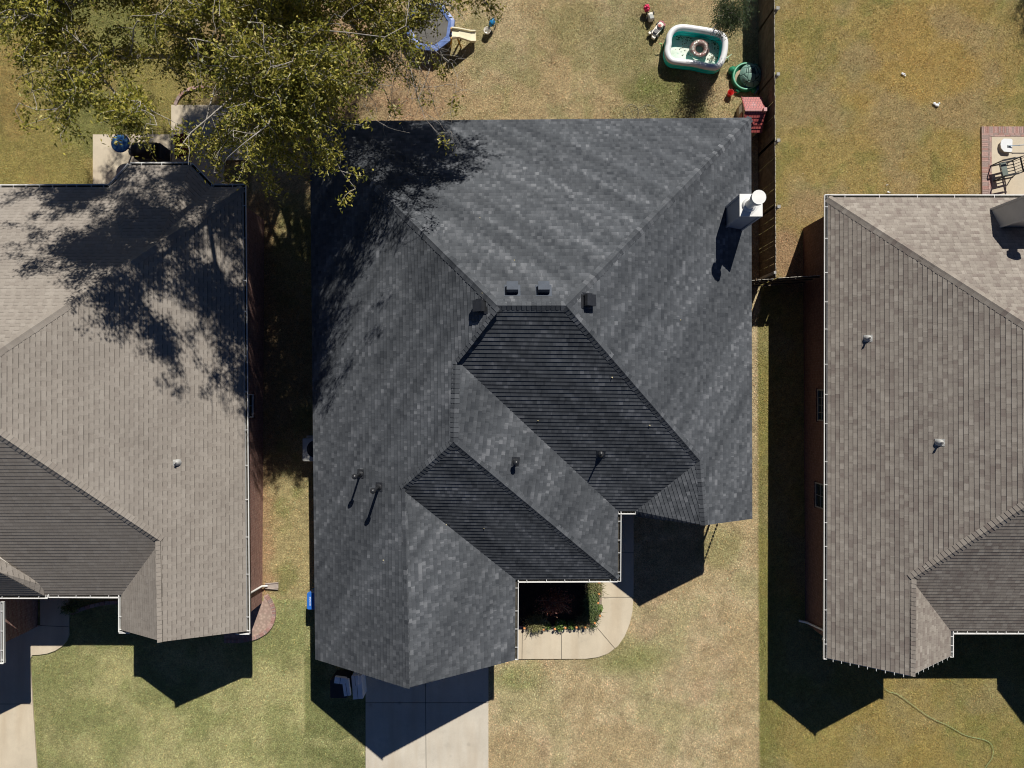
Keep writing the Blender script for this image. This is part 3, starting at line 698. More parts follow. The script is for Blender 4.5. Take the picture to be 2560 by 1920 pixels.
m.build('walkway', [M_conc2, M_joint])['kind'] = 'structure'
m = MB(); m.prism(poly([(100, 1380), (172, 1380), (172, 1588), (166, 1603), (155, 1616), (138, 1627), (118, 1634), (98, 1637), (80, 1638), (75, 1650), (77, 1690), (84, 1800), (92, 1920), (99, 2050), (-500, 2050), (-500, 1564), (100, 1564)], .035), -.05, .035, 0)
strip(m, (100, 1564), (172, 1567), .02, .039, 1); strip(m, (-400, 1760), (80, 1760), .02, .039, 1); strip(m, (-60, 1640), (75, 1640), .0, .039, 1)
m.build('driveway', [M_conc2, M_joint])['kind'] = 'structure'
# patios
m = MB(); m.prism(poly([(232, 336), (428, 336), (428, 262), (640, 262), (640, 400), (560, 400), (560, 560), (232, 560)], .05), -.05, .05, 0)
strip(m, (470, 262), (470, 470), .02, .054, 1); strip(m, (428, 336), (428, 470), .02, .054, 1)
m.build('patio', [M_conc2, M_joint])['kind'] = 'structure'
m = MB(); m.prism(poly([(2479.5, 342), (2760, 342), (2760, 560), (2479.5, 560)], .05), -.05, .05, 0); m.build('patio', [M_conc2])['kind'] = 'structure'
def brick_rows(m, a, b, depth, step, out, z=.055, h=.06):       # individual bricks laid along a-b
    a = Vector((*a, 0)); b = Vector((*b, 0)); L_ = (b - a).length; d = (b - a) / L_; o = Vector((*out, 0)); n_ = int(L_ / step)
    for k in range(n_):
        c = a + d * ((k + .5) * L_ / n_) + o * depth / 2
        m.obox((c.x, c.y, z - h / 2 + random.uniform(-.003, .003)), d * (L_ / n_ / 2 - .005), o * (depth / 2 - .004), (0, 0, h / 2), random.randrange(3))
bm_ = [pm('red_paver', (.40, .235, .20), .9, .2, 20), pm('pink_paver', (.47, .31, .27), .9, .2, 20), pm('grey_paver', (.36, .27, .24), .9, .2, 20)]
m = MB(); x0, y0 = P(2454, 316, .05)[:2]; x1, y1 = P(2470, 333, .05)[:2]; x2, y2 = P(2474, 337, .05)[:2]; x3, y3 = P(2479, 341.5, .05)[:2]
yb = 6.6
brick_rows(m, (x0, y1), (x0, yb), x1 - x0, .075, (1, 0)); brick_rows(m, (x0, y0), (22.5, y0), y0 - y1, .075, (0, -1))
brick_rows(m, (x1, y2), (x1, yb), x2 - x1, .2, (1, 0)); brick_rows(m, (x1, y1), (22.5, y1), y1 - y2, .2, (0, -1))
brick_rows(m, (x2, y3), (x2, yb), x3 - x2, .2, (1, 0)); brick_rows(m, (x2, y2), (22.5, y2), y2 - y3, .2, (0, -1))
m.prism([(x0, y0), (22.5, y0), (22.5, y3), (x3, y3), (x3, yb), (x0, yb)], -.05, .044, 3)
tag(m.build('brick_border', bm_ + [pm('paver_mortar', (.50, .42, .33), .95)], None), 'pink brick border laid round the right-hand patio', 'brick border')

def arc_bricks(name, pts, depth, label, z=.07, step=.09, h=.09):
    m = MB(); pth = smooth_path([(*P(u, v, z)[:2], 0) for u, v in pts], 10); L_ = 0; last = pth[0]; cum = [0]
    for a, b in zip(pth, pth[1:]): L_ += (b - a).length; cum.append(L_)
    n_ = int(L_ / step)
    for k in range(n_):
        t = (k + .5) * L_ / n_; i = max(j for j in range(len(cum)) if cum[j] <= t); i = min(i, len(pth) - 2)
        d = (pth[i + 1] - pth[i]); p = pth[i] + d * ((t - cum[i]) / max(d.length, 1e-6)); d.normalize(); o = Vector((-d.y, d.x, 0))
        m.obox((p.x, p.y, z - h / 2), d * (step / 2 - .006), o * depth / 2, (0, 0, h / 2), random.randrange(3))
    return tag(m.build(name, bm_, None), label, 'brick edging')
outer = [(664, 1488), (674, 1502), (682, 1520), (684, 1540), (679, 1560), (668, 1576), (652, 1588), (630, 1597), (600, 1603), (560, 1603)]
arc_bricks('brick_edging', outer, .14, 'curved brick edging round the stone bed at the left house corner', step=.075)
m = MB(); m.prism(poly([(658, 1504)] + [(u - 3, v - 1) for u, v in outer[:-1]] + [(560, 1600), (560, 1504)], .03), -.05, .03); 
gv = NT('pink_gravel'); vo = gv.n('ShaderNodeTexVoronoi'); vo.inputs['Scale'].default_value = 9; gv.l(gv.obj(), vo.inputs['Vector'])
gv.col(gv.scale(gv.mix(gv.noise(4, 4), (.42, .27, .23), (.56, .45, .36)), gv.mr(vo.outputs['Distance'], 0, .6, 1.12, .72))); gv.p.inputs['Roughness'].default_value = .9; gv.bump(vo.outputs['Distance'], -.6, .02)
m.build('stone_bed', gv.m)['kind'] = 'structure'
arc_bricks('brick_edging', [(176, 1535), (205, 1523), (235, 1514), (265, 1508), (300, 1506)], .14, 'curved brick edging in deep shade beside the left house entry path', step=.2)
arc_bricks('brick_edging', [(437, 262), (444, 246), (456, 232), (474, 222), (500, 217), (530, 217)], .12, 'curved brick edging under the big tree behind the left patio', step=.2)
# planting bed at the porch corner
m = MB(); m.prism(poly([(1230, 1440), (1230, 1569)] + [(u - 3, v - 3) for u, v in inner[:-1]] + [(1501, 1330), (1230, 1330)], .02), -.05, .02)
mu = pm('dark_mulch', (.035, .026, .02), .95, .5, 14, bump=1.0, bs=40); m.build('mulch_bed', mu)['kind'] = 'structure'
arc_bricks('brick_edging', [(1292, 1568), (1360, 1568.5), (1435, 1567.5), (1460, 1565.5), (1477, 1559), (1489, 1549), (1496, 1536), (1500, 1518), (1500, 1450)], .10, 'low brick edging between the flower bed and the curved front walk', z=.06, step=.2, h=.08)

# ------------------------------------------------------------------ FENCES
M_wood = pm('weathered_cedar', (.115, .085, .058), .85, .35, 5, bump=.4, bs=30)
M_sunend = pm('sunlit_end_grain', (.50, .47, .41), .9, .3, 15)  # end grain painted pale to stand for sun on the picket tops
def picket(m, x, y, along, w_, z1, t=.016):
    d = Vector((*along, 0)); n_ = Vector((-d.y, d.x, 0)); c = w_ / 2; k = .025; z0 = -.06
    lean = random.uniform(-.006, .006)
    prof = [(-c, z0), (c, z0), (c, z1 - k), (c - k, z1), (-c + k, z1), (-c, z1 - k)]
    o = Vector((x, y, 0))
    fr = [o + d * (a + lean * z) + n_ * t / 2 + Vector((0, 0, z)) for a, z in prof]; bk = [p - n_ * t for p in fr]
    m.face(fr[::-1]); m.face(bk)
    for i in range(6): m.face([fr[i], fr[(i + 1) % 6], bk[(i + 1) % 6], bk[i]], 1 if i in (2, 3, 4) else 0)
fence = thing('wooden_fence', 'long brown picket fence between the middle back yard and the right lawn', 'fence', (9.91, 12, 0))
FX = 9.91; ys = [4.35] + [7.03 + 2.5 * i for i in range(0, 6)]
for a, b in zip(ys, ys[1:]):
    m = MB(); y = a
    while y < b - .02:
        w_ = random.uniform(.134, .142); gap = random.choice((.002, .003, .004, .006, .008, .018))
        picket(m, FX, y + w_ / 2, (0, 1), w_, 1.8 + random.uniform(-.03, .03)); y += w_ + gap
    m.build('fence_panel', [M_wood, M_sunend], fence)
    for z in (.35, 1.0, 1.62):
        r_ = MB(); r_.box(FX + .012, FX + .05, a + .05, b - .05, z - .045, z + .045); r_.build('rail', M_wood, fence)
for y in ys[1:]:
    p = MB(); p.box(FX + .055, FX + .145, y - .045, y + .045, -.05, 1.86); p.box(FX + .04, FX + .16, y - .06, y + .06, 1.861, 1.885); p.build('post', pm('grey_post_wood', (.36, .35, .33), .8, .2, 8), fence)
gate = thing('wooden_gate', 'wooden side gate and short fence joining the middle and right houses', 'gate', (9.5, 4.3, 0))
def run(x0, x1, ya, yb_, gaps, name):
    m = MB(); x = x0
    while x < x1 - .05:
        w_ = .138; t = (x - x0) / (x1 - x0); picket(m, x + w_ / 2, ya + (yb_ - ya) * t, Vector((1, (yb_ - ya) / (x1 - x0))).normalized(), w_, 1.8 + random.uniform(-.025, .025)); x += w_ + random.choice(gaps)
    o = m.build(name, [M_wood, M_sunend], gate)
    for z in (.3, 1.0, 1.6):
        r_ = MB(); c = Vector(((x0 + x1) / 2, (ya + yb_) / 2 - .04, z)); d = Vector((x1 - x0, yb_ - ya, 0)) / 2; r_.obox(c, d, Vector((0, .019, 0)), Vector((0, 0, .04))); r_.build('rail', M_wood, gate)
run(8.2, 9.12, 4.2, 4.28, (.016, .024, .014), 'gate_panel'); run(9.22, 9.86, 4.29, 4.33, (.02, .03), 'gate_panel'); run(10.0, 11.62, 4.36, 4.46, (.003, .008, .012), 'fence_panel')
p = MB(); p.box(9.14, 9.18, 4.24, 4.33, -.05, 1.85); p.build('post', M_wood, gate)
p = MB(); p.obox((9.95, 4.18, 1.15), (.33, .03, 0), (0, .02, 0), (0, 0, .04)); p.build('brace', M_wood, gate)
p = MB(); p.box(9.80, 9.89, 4.5, 4.6, -.05, 1.9); p.build('post', pm('grey_post_wood', (.36, .35, .33)), gate)

# ------------------------------------------------------------------ TREES
def leaf_mat(name, stops, trans=.35, rough=.5):
    n = NT(name); ge = n.n('ShaderNodeNewGeometry'); c = n.ramp(ge.outputs['Random Per Island'], stops)
    c = n.scale(c, n.mr(n.noise(.8, 3), .3, .7, .75, 1.25)); n.col(c); n.p.inputs['Roughness'].default_value = rough
    n.p.inputs['Specular IOR Level'].default_value = .35
    t = n.n('ShaderNodeBsdfTranslucent'); n.l(c, t.inputs[0]); mx = n.n('ShaderNodeMixShader'); mx.inputs[0].default_value = trans
    n.l(n.p.outputs[0], mx.inputs[1]); n.l(t.outputs[0], mx.inputs[2]); n.l(mx.outputs[0], n.out.inputs[0]); return n.m
def leaves_mesh(name, cen, length, width, r_, up_bias=.4, droop=0):
    n_ = len(cen); d = r_.normal(size=(n_, 3)); d[:, 2] = d[:, 2] * .55 - droop; d /= np.linalg.norm(d, axis=1)[:, None]
    nn = r_.normal(size=(n_, 3)); nn[:, 2] += up_bias * 2; s_ = np.cross(d, nn); s_ /= np.linalg.norm(s_, axis=1)[:, None] + 1e-9
    l_ = length * r_.uniform(.6, 1.25, (n_, 1)); w_ = width * r_.uniform(.7, 1.2, (n_, 1)); up_ = np.cross(s_, d)
    a = cen - d * l_ / 2; b = cen + s_ * w_ / 2 + up_ * w_ * .15; c = cen + d * l_ / 2; e = cen - s_ * w_ / 2 + up_ * w_ * .15
    co = np.stack((a, b, c, e), 1).reshape(-1, 3); f = np.arange(n_ * 4).reshape(-1, 4); return fast_mesh(name, co, f, 4)
M_bark = pm('pale_grey_bark', (.38, .35, .31), .9, .25, 4, bump=.6, bs=25)
def big_tree():
    r_ = np.random.default_rng(11); base = Vector((-7.9, 14.6, 0)); cx, cy = -7.1, 12.9; Rr = 7.7
    tr = thing('pecan_tree', 'large spreading tree with yellow-green leaves shading the back yards at upper left', 'tree', base)
    tb = MB(); nodes = []     # (pos, radius) along limbs, where finer wood attaches
    def limb(p0, p1, r0, r1, n=8, wob=.25, sag=0.0, k=7):
        p0 = Vector(p0); p1 = Vector(p1); L_ = (p1 - p0).length; pts = []; rr = []
        o1 = Vector(r_.normal(size=3)) * wob * L_ * .12; o2 = Vector(r_.normal(size=3)) * wob * L_ * .08
        for i in range(n + 1):
            t = i / n; q = p0.lerp(p1, t) + o1 * math.sin(math.pi * t) + o2 * math.sin(2 * math.pi * t); q.z += sag * math.sin(math.pi * t) * L_
            pts.append(q); rr.append(r0 + (r1 - r0) * t)
        tb.tube(pts, rr, k=k, caps=False)
        return pts, rr
    pts, rr = limb(base + Vector((0, 0, -.1)), base + Vector((.15, .1, 4.2)), .38, .28, 6, .1, k=12)
    fork = pts[-1]
    mains = []
    for i in range(17):
        a = 2 * math.pi * i / 17 + r_.uniform(-.15, .15); rr_ = Rr * r_.uniform(.60, .80) if i % 3 else Rr * .35
        zt = r_.uniform(8.6, 10.6) if i % 3 else r_.uniform(10.6, 12.2)
        e = Vector((cx + math.cos(a) * rr_, cy + math.sin(a) * rr_, zt))
        ps, rs = limb(fork, e, .125, .026, 10, .9, .10, k=7); nodes += list(zip(ps[3:], rs[3:])); mains.append((ps, rs))
    T = []
    low = [(-400, 200), (0, 215), (100, 320), (250, 350), (400, 390), (560, 470), (700, 500), (800, 480), (860, 400), (930, 300), (1000, 130), (1130, 60), (1300, 20)]      # lower outline of the crown
    shade = [(-200, 300), (30, 470), (50, 640), (120, 800), (250, 960), (360, 1030), (600, 1060), (700, 1150), (780, 930), (830, 810), (900, 650), (985, 520), (1110, 470), (1215, 385), (1180, 290), (1020, 150), (900, -600), (-900, -600)]
    def inside(px, u, v):
        c_ = False; k = len(px) - 1
        for m_ in range(len(px)):
            if (px[m_][1] > v) != (px[k][1] > v) and u < (px[k][0] - px[m_][0]) * (v - px[m_][1]) / (px[k][1] - px[m_][1]) + px[m_][0]: c_ = not c_
            k = m_
        return c_
    while len(T) < 1180:
        x, y, z = r_.uniform(-16.5, 1.8), r_.uniform(4.2, 23.5), r_.uniform(6.6, 13.2)
        q = math.hypot((x - cx) / 9.0, (y - cy - .8) / 9.3)
        if q > 1 or z > 13.2 - 3.0 * q * q or z < 6.8 + (2.2 * q if x > -9 else 3.6 * q): continue
        if x < -8.3 and z < 13.2 - 3.0 * q * q - (3.3 if y < 12 else 3.8): continue
        if x < -8.3 and 4 < y < 15 and math.sin(x * 2.3 + y * 1.1) + math.sin(y * 2.9 - x * 1.3) < -1.35: continue
        u, v = 1280 + x * F / (H - z), NADV - y * F / (H - z)
        sx, sy = x - .335 * (z - 4.3), y - .93 * (z - 4.3); su, sv = 1280 + sx * F / (H - 4.3), NADV - sy * F / (H - 4.3)
        lim = next(a_[1] + (b_[1] - a_[1]) * (u - a_[0]) / (b_[0] - a_[0]) for a_, b_ in zip(low, low[1:]) if u <= b_[0]) if u < 1300 else 0
        if v > lim + r_.normal() * 14 and r_.random() < .96: continue
        if not inside(shade, su, sv) and r_.random() < .93: continue
        if 250 < su < 620 and 430 < sv < 1010 and r_.random() < .38: continue
        if 370 < u < 600 and 150 < v < 300 and r_.random() < .5: continue
        if u > 985 and v > -20 and r_.random() < .78: continue
        T.append(Vector((x, y, z)))
    NT_ = len(T)
    for k in range(24):      # bare hanging twigs on the house side
        z = r_.uniform(6.8, 8.8); u, v = r_.uniform(880, 1140), r_.uniform(120, 330)
        T.append(Vector(((u - 1280) * (H - z) / F, (NADV - v) * (H - z) / F, z)))
    cents = []; mid = []
    for ti, tv in enumerate(T):
        best = min(nodes, key=lambda nd: (nd[0] - tv).length + (1.5 if nd[0].z > tv.z + 1.0 else 0))
        p0, r0 = best; L_ = (tv - p0).length; rb = min(r0 * .7, .020 + .010 * L_) if ti < NT_ else .012
        ps, rs = limb(p0, tv, rb, .008 if ti < NT_ else .005, 6, .9, .06, k=5)
        nodes_add = [(ps[3], rs[3]), (ps[4], rs[4])]; mid += nodes_add
        # side twigs carrying the leaves
        out = (tv - Vector((cx, cy, tv.z - 1.5))); out.normalize()
        for kk in range(7):
            s_ = ps[2 + kk % 5]; dv = Vector(r_.normal(size=3)) * .75 + out * .65; dv.z *= .55; dv = dv.normalized() * r_.uniform(.35, .85)
            e = s_ + dv; e.z -= r_.uniform(0, .25); q_, _ = limb(s_, e, *((.012, .005) if ti < NT_ else (.006, .003)), 3, .8, .05, k=3)
            if r_.random() < (.14 if ti < NT_ else .93): continue     # bare twig
            nl = int(r_.integers(38, 74))
            tt = r_.uniform(.25, 1.08, nl); base_ = np.array(s_)[None] * (1 - tt[:, None]) + np.array(e)[None] * tt[:, None]
            cents.append(base_ + r_.normal(size=(nl, 3)) * np.array((.11, .11, .085)))
    cen = np.concatenate(cents); print('leaves', len(cen))
    trunk = tb.build('trunk', M_bark, tr)
    me = leaves_mesh('crown', cen, .120, .050, r_, .55, .12)
    me.materials.append(leaf_mat('autumn_olive_leaves', [(0, (.11, .13, .02)), (.35, (.23, .23, .035)), (.65, (.36, .33, .055)), (.88, (.50, .44, .09)), (1, (.64, .55, .17))], .36, .42))
    o = bpy.data.objects.new('crown', me); C.objects.link(o); o.parent = tr; o.matrix_parent_inverse = Matrix.Translation(tr.location).inverted()
    return tr
big_tree()

def small_tree(name, label, cat, base, crown_c, rad, n_, leaf=(.07, .03), stops=None, trunk_r=.035, seed=1, group=None, mat=None, nb=14):
    r_ = np.random.default_rng(seed); t = thing(name, label, cat, base, group); tb = MB(); base = Vector(base); cc = Vector(crown_c); rad = Vector(rad)
    tb.tube(smooth_path([base + Vector((0, 0, -.05)), base.lerp(cc, .4) + Vector((.02, .01, 0)), cc], 4), [trunk_r * (1 - .07 * i) for i in range(9)], k=8, caps=False)
    cents = []
    for i in range(nb * 3):
        d = Vector(r_.normal(size=3)).normalized(); e = cc + Vector((d.x * rad.x, d.y * rad.y, d.z * rad.z)) * r_.uniform(.5, .92); s_ = base.lerp(cc, r_.uniform(.55, 1.0))
        tb.tube([s_, s_.lerp(e, .5) + Vector((0, 0, .04)), e], [trunk_r * .3, trunk_r * .2, trunk_r * .08], k=4, caps=False)
        m_ = n_ // (nb * 3); tt = r_.uniform(.35, 1.05, m_)
        cents.append(np.array(s_)[None] * (1 - tt[:, None]) + np.array(e)[None] * tt[:, None] + r_.normal(size=(m_, 3)) * np.array(rad)[None] * .13)
    tb.build('trunk', M_bark, t); cen = np.concatenate(cents); cen = cen[cen[:, 2] > base.z + .03]; me = leaves_mesh('crown', cen, leaf[0], leaf[1], r_, .3); me.materials.append(mat)
    o = bpy.data.objects.new('crown', me); C.objects.link(o); o.parent = t; o.matrix_parent_inverse = Matrix.Translation(t.location).inverted(); return t
M_lg = leaf_mat('dark_green_leaves', [(0, (.018, .035, .012)), (.5, (.05, .085, .03)), (.9, (.12, .16, .06)), (1, (.2, .25, .11))])
small_tree('young_tree', 'small leafy green tree standing behind the inflatable pool', 'tree', (7.98, 14.62, 0), (8.05, 14.05, 2.45), (.98, .9, 1.15), 7600, seed=3, mat=M_lg)
small_tree('broadleaf_tree', 'dark green tree whose shade falls on the top right corner of the right lawn', 'tree', (21.9, 18.2, 0), (21.9, 18.2, 3.0), (1.2, 1.2, 1.2), 5200, seed=4, mat=M_lg)
M_maple = leaf_mat('burgundy_maple_leaves', [(0, (.10, .03, .025)), (.5, (.22, .07, .05)), (.85, (.38, .16, .10)), (1, (.45, .26, .18))], .15)
mb_ = P(1385, 1505, 0)
small_tree('japanese_maple', 'red-leafed maple in the shaded flower bed by the porch', 'shrub', (mb_.x - .1, mb_.y + .25, 0), (mb_.x + .0, mb_.y + .25, .85), (.95, .62, .36), 2300, (.06, .045), seed=5, trunk_r=.03, mat=M_maple)
M_shr = leaf_mat('shrub_leaves', [(0, (.03, .05, .015)), (.6, (.08, .13, .04)), (1, (.3, .36, .16))])
s1 = P(180, 1510, 0); small_tree('round_shrub', 'dark green shrub in the shade beside the left house entry path', 'shrub', (s1.x + .2, s1.y, 0), (s1.x + .2, s1.y, .45), (.5, .4, .35), 1800, (.05, .03), seed=6, mat=M_shr)

# bed plants
def grass_clump(name, label, c, r_xy, h, n_, seed, mat, group='plants edging the flower bed', wid=.014):
    r_ = np.random.default_rng(seed); x = c.x + r_.normal(size=n_) * r_xy[0] * .4; y = c.y + r_.normal(size=n_) * r_xy[1] * .4
    a = r_.uniform(0, 2 * np.pi, n_); L_ = h * r_.uniform(.7, 1.2, n_); lean = r_.uniform(.3, 1.0, n_); dx, dy = np.cos(a), np.sin(a); px_, py_ = -dy * wid / 2, dx * wid / 2
    z0 = np.full(n_, .02)
    def pt(t, zf, s_): return np.stack((x + dx * L_ * lean * t + px_ * s_, y + dy * L_ * lean * t + py_ * s_, z0 + L_ * zf), 1)
    co = np.stack((pt(0, 0, -1), pt(0, 0, 1), pt(.45, .75, 1), pt(.45, .75, -1), pt(1.0, .55, 0)), 1).reshape(-1, 3)
    b = np.arange(n_) * 5; f = [];
    me = bpy.data.meshes.new(name); me.from_pydata(co.tolist(), [], [(k, k + 1, k + 2, k + 3) for k in b] + [(k + 3, k + 2, k + 4) for k in b]); me.materials.append(mat)
    o = bpy.data.objects.new(name, me); C.objects.link(o); return tag(o, label, 'plant', group, 'thing')
M_lir = leaf_mat('liriope_blades', [(0, (.05, .09, .03)), (.5, (.12, .17, .06)), (1, (.26, .30, .12))], .2)
M_lir2 = leaf_mat('striped_blades', [(0, (.12, .13, .05)), (.5, (.25, .24, .10)), (1, (.42, .38, .20))], .2)
grass_clump('ornamental_grass', 'wide yellowish grass clump spilling over the walk at the left end of the bed', P(1341, 1553, 0), (.40, .26), .4, 620, 1, M_lir2)
grass_clump('ornamental_grass', 'tan wispy grass clump at the bottom bend of the flower bed', P(1455, 1548, 0), (.2, .24), .38, 220, 2, M_lir2)
grass_clump('ornamental_grass', 'long dark green grass hedge down the right side of the flower bed', P(1478, 1512, 0), (.26, .8), .36, 1300, 3, M_lir)
grass_clump('ornamental_grass', 'green grass clump at the top right corner of the flower bed', P(1488, 1462, 0), (.26, .34), .36, 480, 4, M_lir2)
M_flo = leaf_mat('bright_green_leaves', [(0, (.06, .12, .02)), (.6, (.16, .27, .06)), (.93, (.26, .36, .10)), (.97, (.75, .75, .62))], .25)
def bushlet(c, r, n_, seed, label):
    r_ = np.random.default_rng(seed); d = r_.normal(size=(n_, 3)); d /= np.linalg.norm(d, axis=1)[:, None]; d[:, 2] = np.abs(d[:, 2]); cen = np.array((c.x, c.y, .04)) + d * r * r_.uniform(.4, 1, (n_, 1)) * np.array((1, 1, 1.3))
    me = leaves_mesh('flowering_plant', cen, .06, .04, r_, .8); me.materials.append(M_flo); o = bpy.data.objects.new('flowering_plant', me); C.objects.link(o); tag(o, label, 'plant', 'plants edging the flower bed', 'thing')
bushlet(P(1369, 1563, 0), .17, 190, 1, 'small green plant between two orange balls left of the bushiest one')
bushlet(P(1401, 1560, 0), .27, 480, 2, 'bushiest bright green plant midway along the bottom of the bed')
bushlet(P(1427, 1560, 0), .21, 330, 3, 'white-flowered green plant right of the bushiest one')
bushlet(P(1495, 1519, 0), .21, 340, 4, 'bright green plant overhanging the walk on the right side of the bed')
# orange balls on stakes
M_or = pm('orange_ball', (.72, .30, .11), .5, .12, 10)
balls = [(1311, 1571, 'nearest the white gutter'), (1337, 1570, 'in front of the wide yellowish grass clump'), (1359, 1574, 'just right of the wide grass clump'), (1387, 1573, 'left of the bushiest green plant'), (1413, 1570, 'right of the bushiest green plant'),
         (1441, 1569, 'right of the white-flowered plant'), (1463, 1569, 'below the tan wispy grass'), (1487, 1558, 'at the bend of the walk'), (1500, 1540, 'below the overhanging green plant'), (1495, 1508, 'above the overhanging green plant'), (1497, 1485, 'beside the grass hedge'), (1498, 1457, 'at the top right corner of the bed')]
b0 = None
for u, v, wh in balls:
    p = P(u, v, .24)
    if b0 is None:
        b0 = thing('garden_stake_ball', 'small orange ball on a stake ' + wh, 'garden stake', (p.x, p.y, 0), 'orange balls on stakes round the flower bed')
        m = MB(); m.ball((p.x, p.y, .24), .052); m.build('ball', M_or, b0); m = MB(); m.cyl((p.x, p.y), .006, .006, -.05, .2, k=6); m.build('stake', M_joint, b0)
    else: copy_thing(b0, (p.x, p.y, 0), 0, 'small orange ball on a stake ' + wh)

exec_after = []
# ------------------------------------------------------------------ POOL AND YARD TOYS
teal = pm('teal_vinyl', (.0, .66, .60), .25, .06, 3, spec=.6); wv = pm('white_vinyl', (.82, .84, .84), .22, .03, 3, spec=.6)
rim = [(1671, 112), (1673, 92), (1684, 76), (1704, 70), (1740, 74), (1775, 80), (1799, 87), (1811, 101), (1811, 127), (1804, 153), (1791, 168), (1766, 167), (1735, 160), (1700, 156), (1677, 151), (1668, 133)]
pool = thing('inflatable_pool', 'teal and white inflatable paddling pool with leaves floating in it', 'paddling pool', P(1740, 120, 0))
def ring_loft(path, r, z, q=12, sxy=1.0):
    n_ = len(path); rings = []; c = sum(path, Vector()) / n_
    for i in range(n_):
        d = (path[(i + 1) % n_] - path[i - 1]).normalized(); o = Vector((d.y, -d.x, 0)); p = c + (path[i] - c) * sxy
        wr = 1 + .02 * math.sin(i * 2.3)
        rings.append([tuple(p + o * r * wr * math.cos(2 * math.pi * j / q) + Vector((0, 0, z + r * math.sin(2 * math.pi * j / q)))) for j in range(q)])
    rings.append(rings[0]); return rings
pp = [Vector((*P(u, v, .42)[:2], 0)) for u, v in rim]; path = smooth_path(pp, 6, True)
m = MB(); m.loft(ring_loft(path, .125, .125, sxy=.985)); m.build('lower_ring', teal, pool)
m = MB(); m.loft(ring_loft(path, .125, .29, sxy=.993)); m.build('middle_ring', teal, pool)
m = MB(); m.loft(ring_loft(path, .125, .45)); m.build('upper_ring', wv, pool)
cpool = sum(path, Vector()) / len(path)
flo = pm('pool_floor_vinyl', (.80, .80, .72), .4, .06, 2.5, grime=(.45, .46, .34))
m = MB(); m.face([tuple(cpool + (p - cpool) * .94 + Vector((0, 0, .02))) for p in path][::-1]); 
m.f[-1] = m.f[-1][::-1]; m.build('pool_floor', flo, pool)
wt = NT('pool_water'); tb_ = wt.n('ShaderNodeBsdfTransparent'); tb_.inputs[0].default_value = (.96, .985, .975, 1); gs = wt.n('ShaderNodeBsdfGlossy'); gs.inputs['Roughness'].default_value = .04
bp_ = wt.n('ShaderNodeBump'); bp_.inputs['Strength'].default_value = .3; bp_.inputs['Distance'].default_value = .02; wt.l(wt.noise(7, 3), bp_.inputs['Height']); wt.l(bp_.outputs[0], gs.inputs['Normal'])
fr_ = wt.n('ShaderNodeFresnel'); fr_.inputs[0].default_value = 1.33; mx_ = wt.n('ShaderNodeMixShader'); wt.l(fr_.outputs[0], mx_.inputs[0]); wt.l(tb_.outputs[0], mx_.inputs[1]); wt.l(gs.outputs[0], mx_.inputs[2]); wt.l(mx_.outputs[0], wt.out.inputs[0])
m = MB(); m.face([tuple(cpool + (p - cpool) * .93 + Vector((0, 0, .13))) for p in path]); m.build('water', wt.m, pool)
M_leafd = pm('wet_brown_leaf', (.05, .055, .025), .7, .4, 30)
r_ = np.random.default_rng(5); cl = []
for (u, v, n_, s_) in ((1700, 97, 45, 16), (1690, 92, 30, 8), (1730, 98, 25, 14), (1785, 145, 60, 10), (1780, 155, 30, 9), (1700, 130, 14, 22), (1775, 105, 40, 16), (1795, 120, 25, 9), (1684, 138, 6, 4)):
    for k in range(n_):
        uu, vv = u + r_.normal() * s_, v + r_.normal() * s_ * .45
        if 1690 < uu < 1802 and 90 < vv < 152: cl.append(tuple(P(uu, vv, .14)))
me = leaves_mesh('floating_leaves', np.array(cl), .07, .045, r_, 4.0); me.materials.append(M_leafd)
me.vertices.foreach_get  # flattened leaves float on the surface
cc_ = np.zeros(len(me.vertices) * 3, dtype=np.float32); me.vertices.foreach_get('co', cc_); cc_ = cc_.reshape(-1, 3); cc_[:, 2] = .136 + (cc_[:, 2] - .14) * .08; me.vertices.foreach_set('co', cc_.ravel())
lf_o = bpy.data.objects.new('floating_leaves', me); C.objects.link(lf_o); tag(lf_o, 'dark wet leaves floating on the paddling pool water', 'leaves', kind='stuff')
rp = P(1748, 124, .24)
fl_ = NT('speckled_ring_vinyl'); fl_.col(fl_.mix(fl_.mr(fl_.noise(9, 4), .45, .6, 0, 1), (.24, .13, .115), (.26, .24, .20))); fl_.p.inputs['Roughness'].default_value = .15; fl_.p.inputs['Specular IOR Level'].default_value = .9; fl_.bump(fl_.noise(14, 2), .8, .05)
m = MB(); m.torus((rp.x, rp.y, .25), .27, .125, sx=1.02, sy=1.0); tag(m.build('swim_ring', fl_.m, None), 'round reddish clear swim ring floating in the paddling pool', 'swim ring')
M_lime = pm('lime_plastic', (.22, .62, .16), .4); M_mint = pm('pale_mint_plastic', (.55, .75, .55), .4)
m = MB(); a, b = P(1655, 110, .3), P(1651, 132, .02); m.tube([a, b], .018, k=6); m.tube([a, P(1648, 109, .3)], .018, k=6); tag(m.build('toy_stick', M_lime, None), 'lime green plastic stick leaning on the left of the paddling pool', 'toy')
m = MB(); m.tube([P(1816, 146, .1), P(1830, 135, .12)], [.03, .012], k=6); m.tube([P(1820, 143, .1), P(1821, 151, .03)], .016, k=6); tag(m.build('toy_stick', M_mint, None), 'pale mint plastic stick on the grass right of the paddling pool', 'toy')

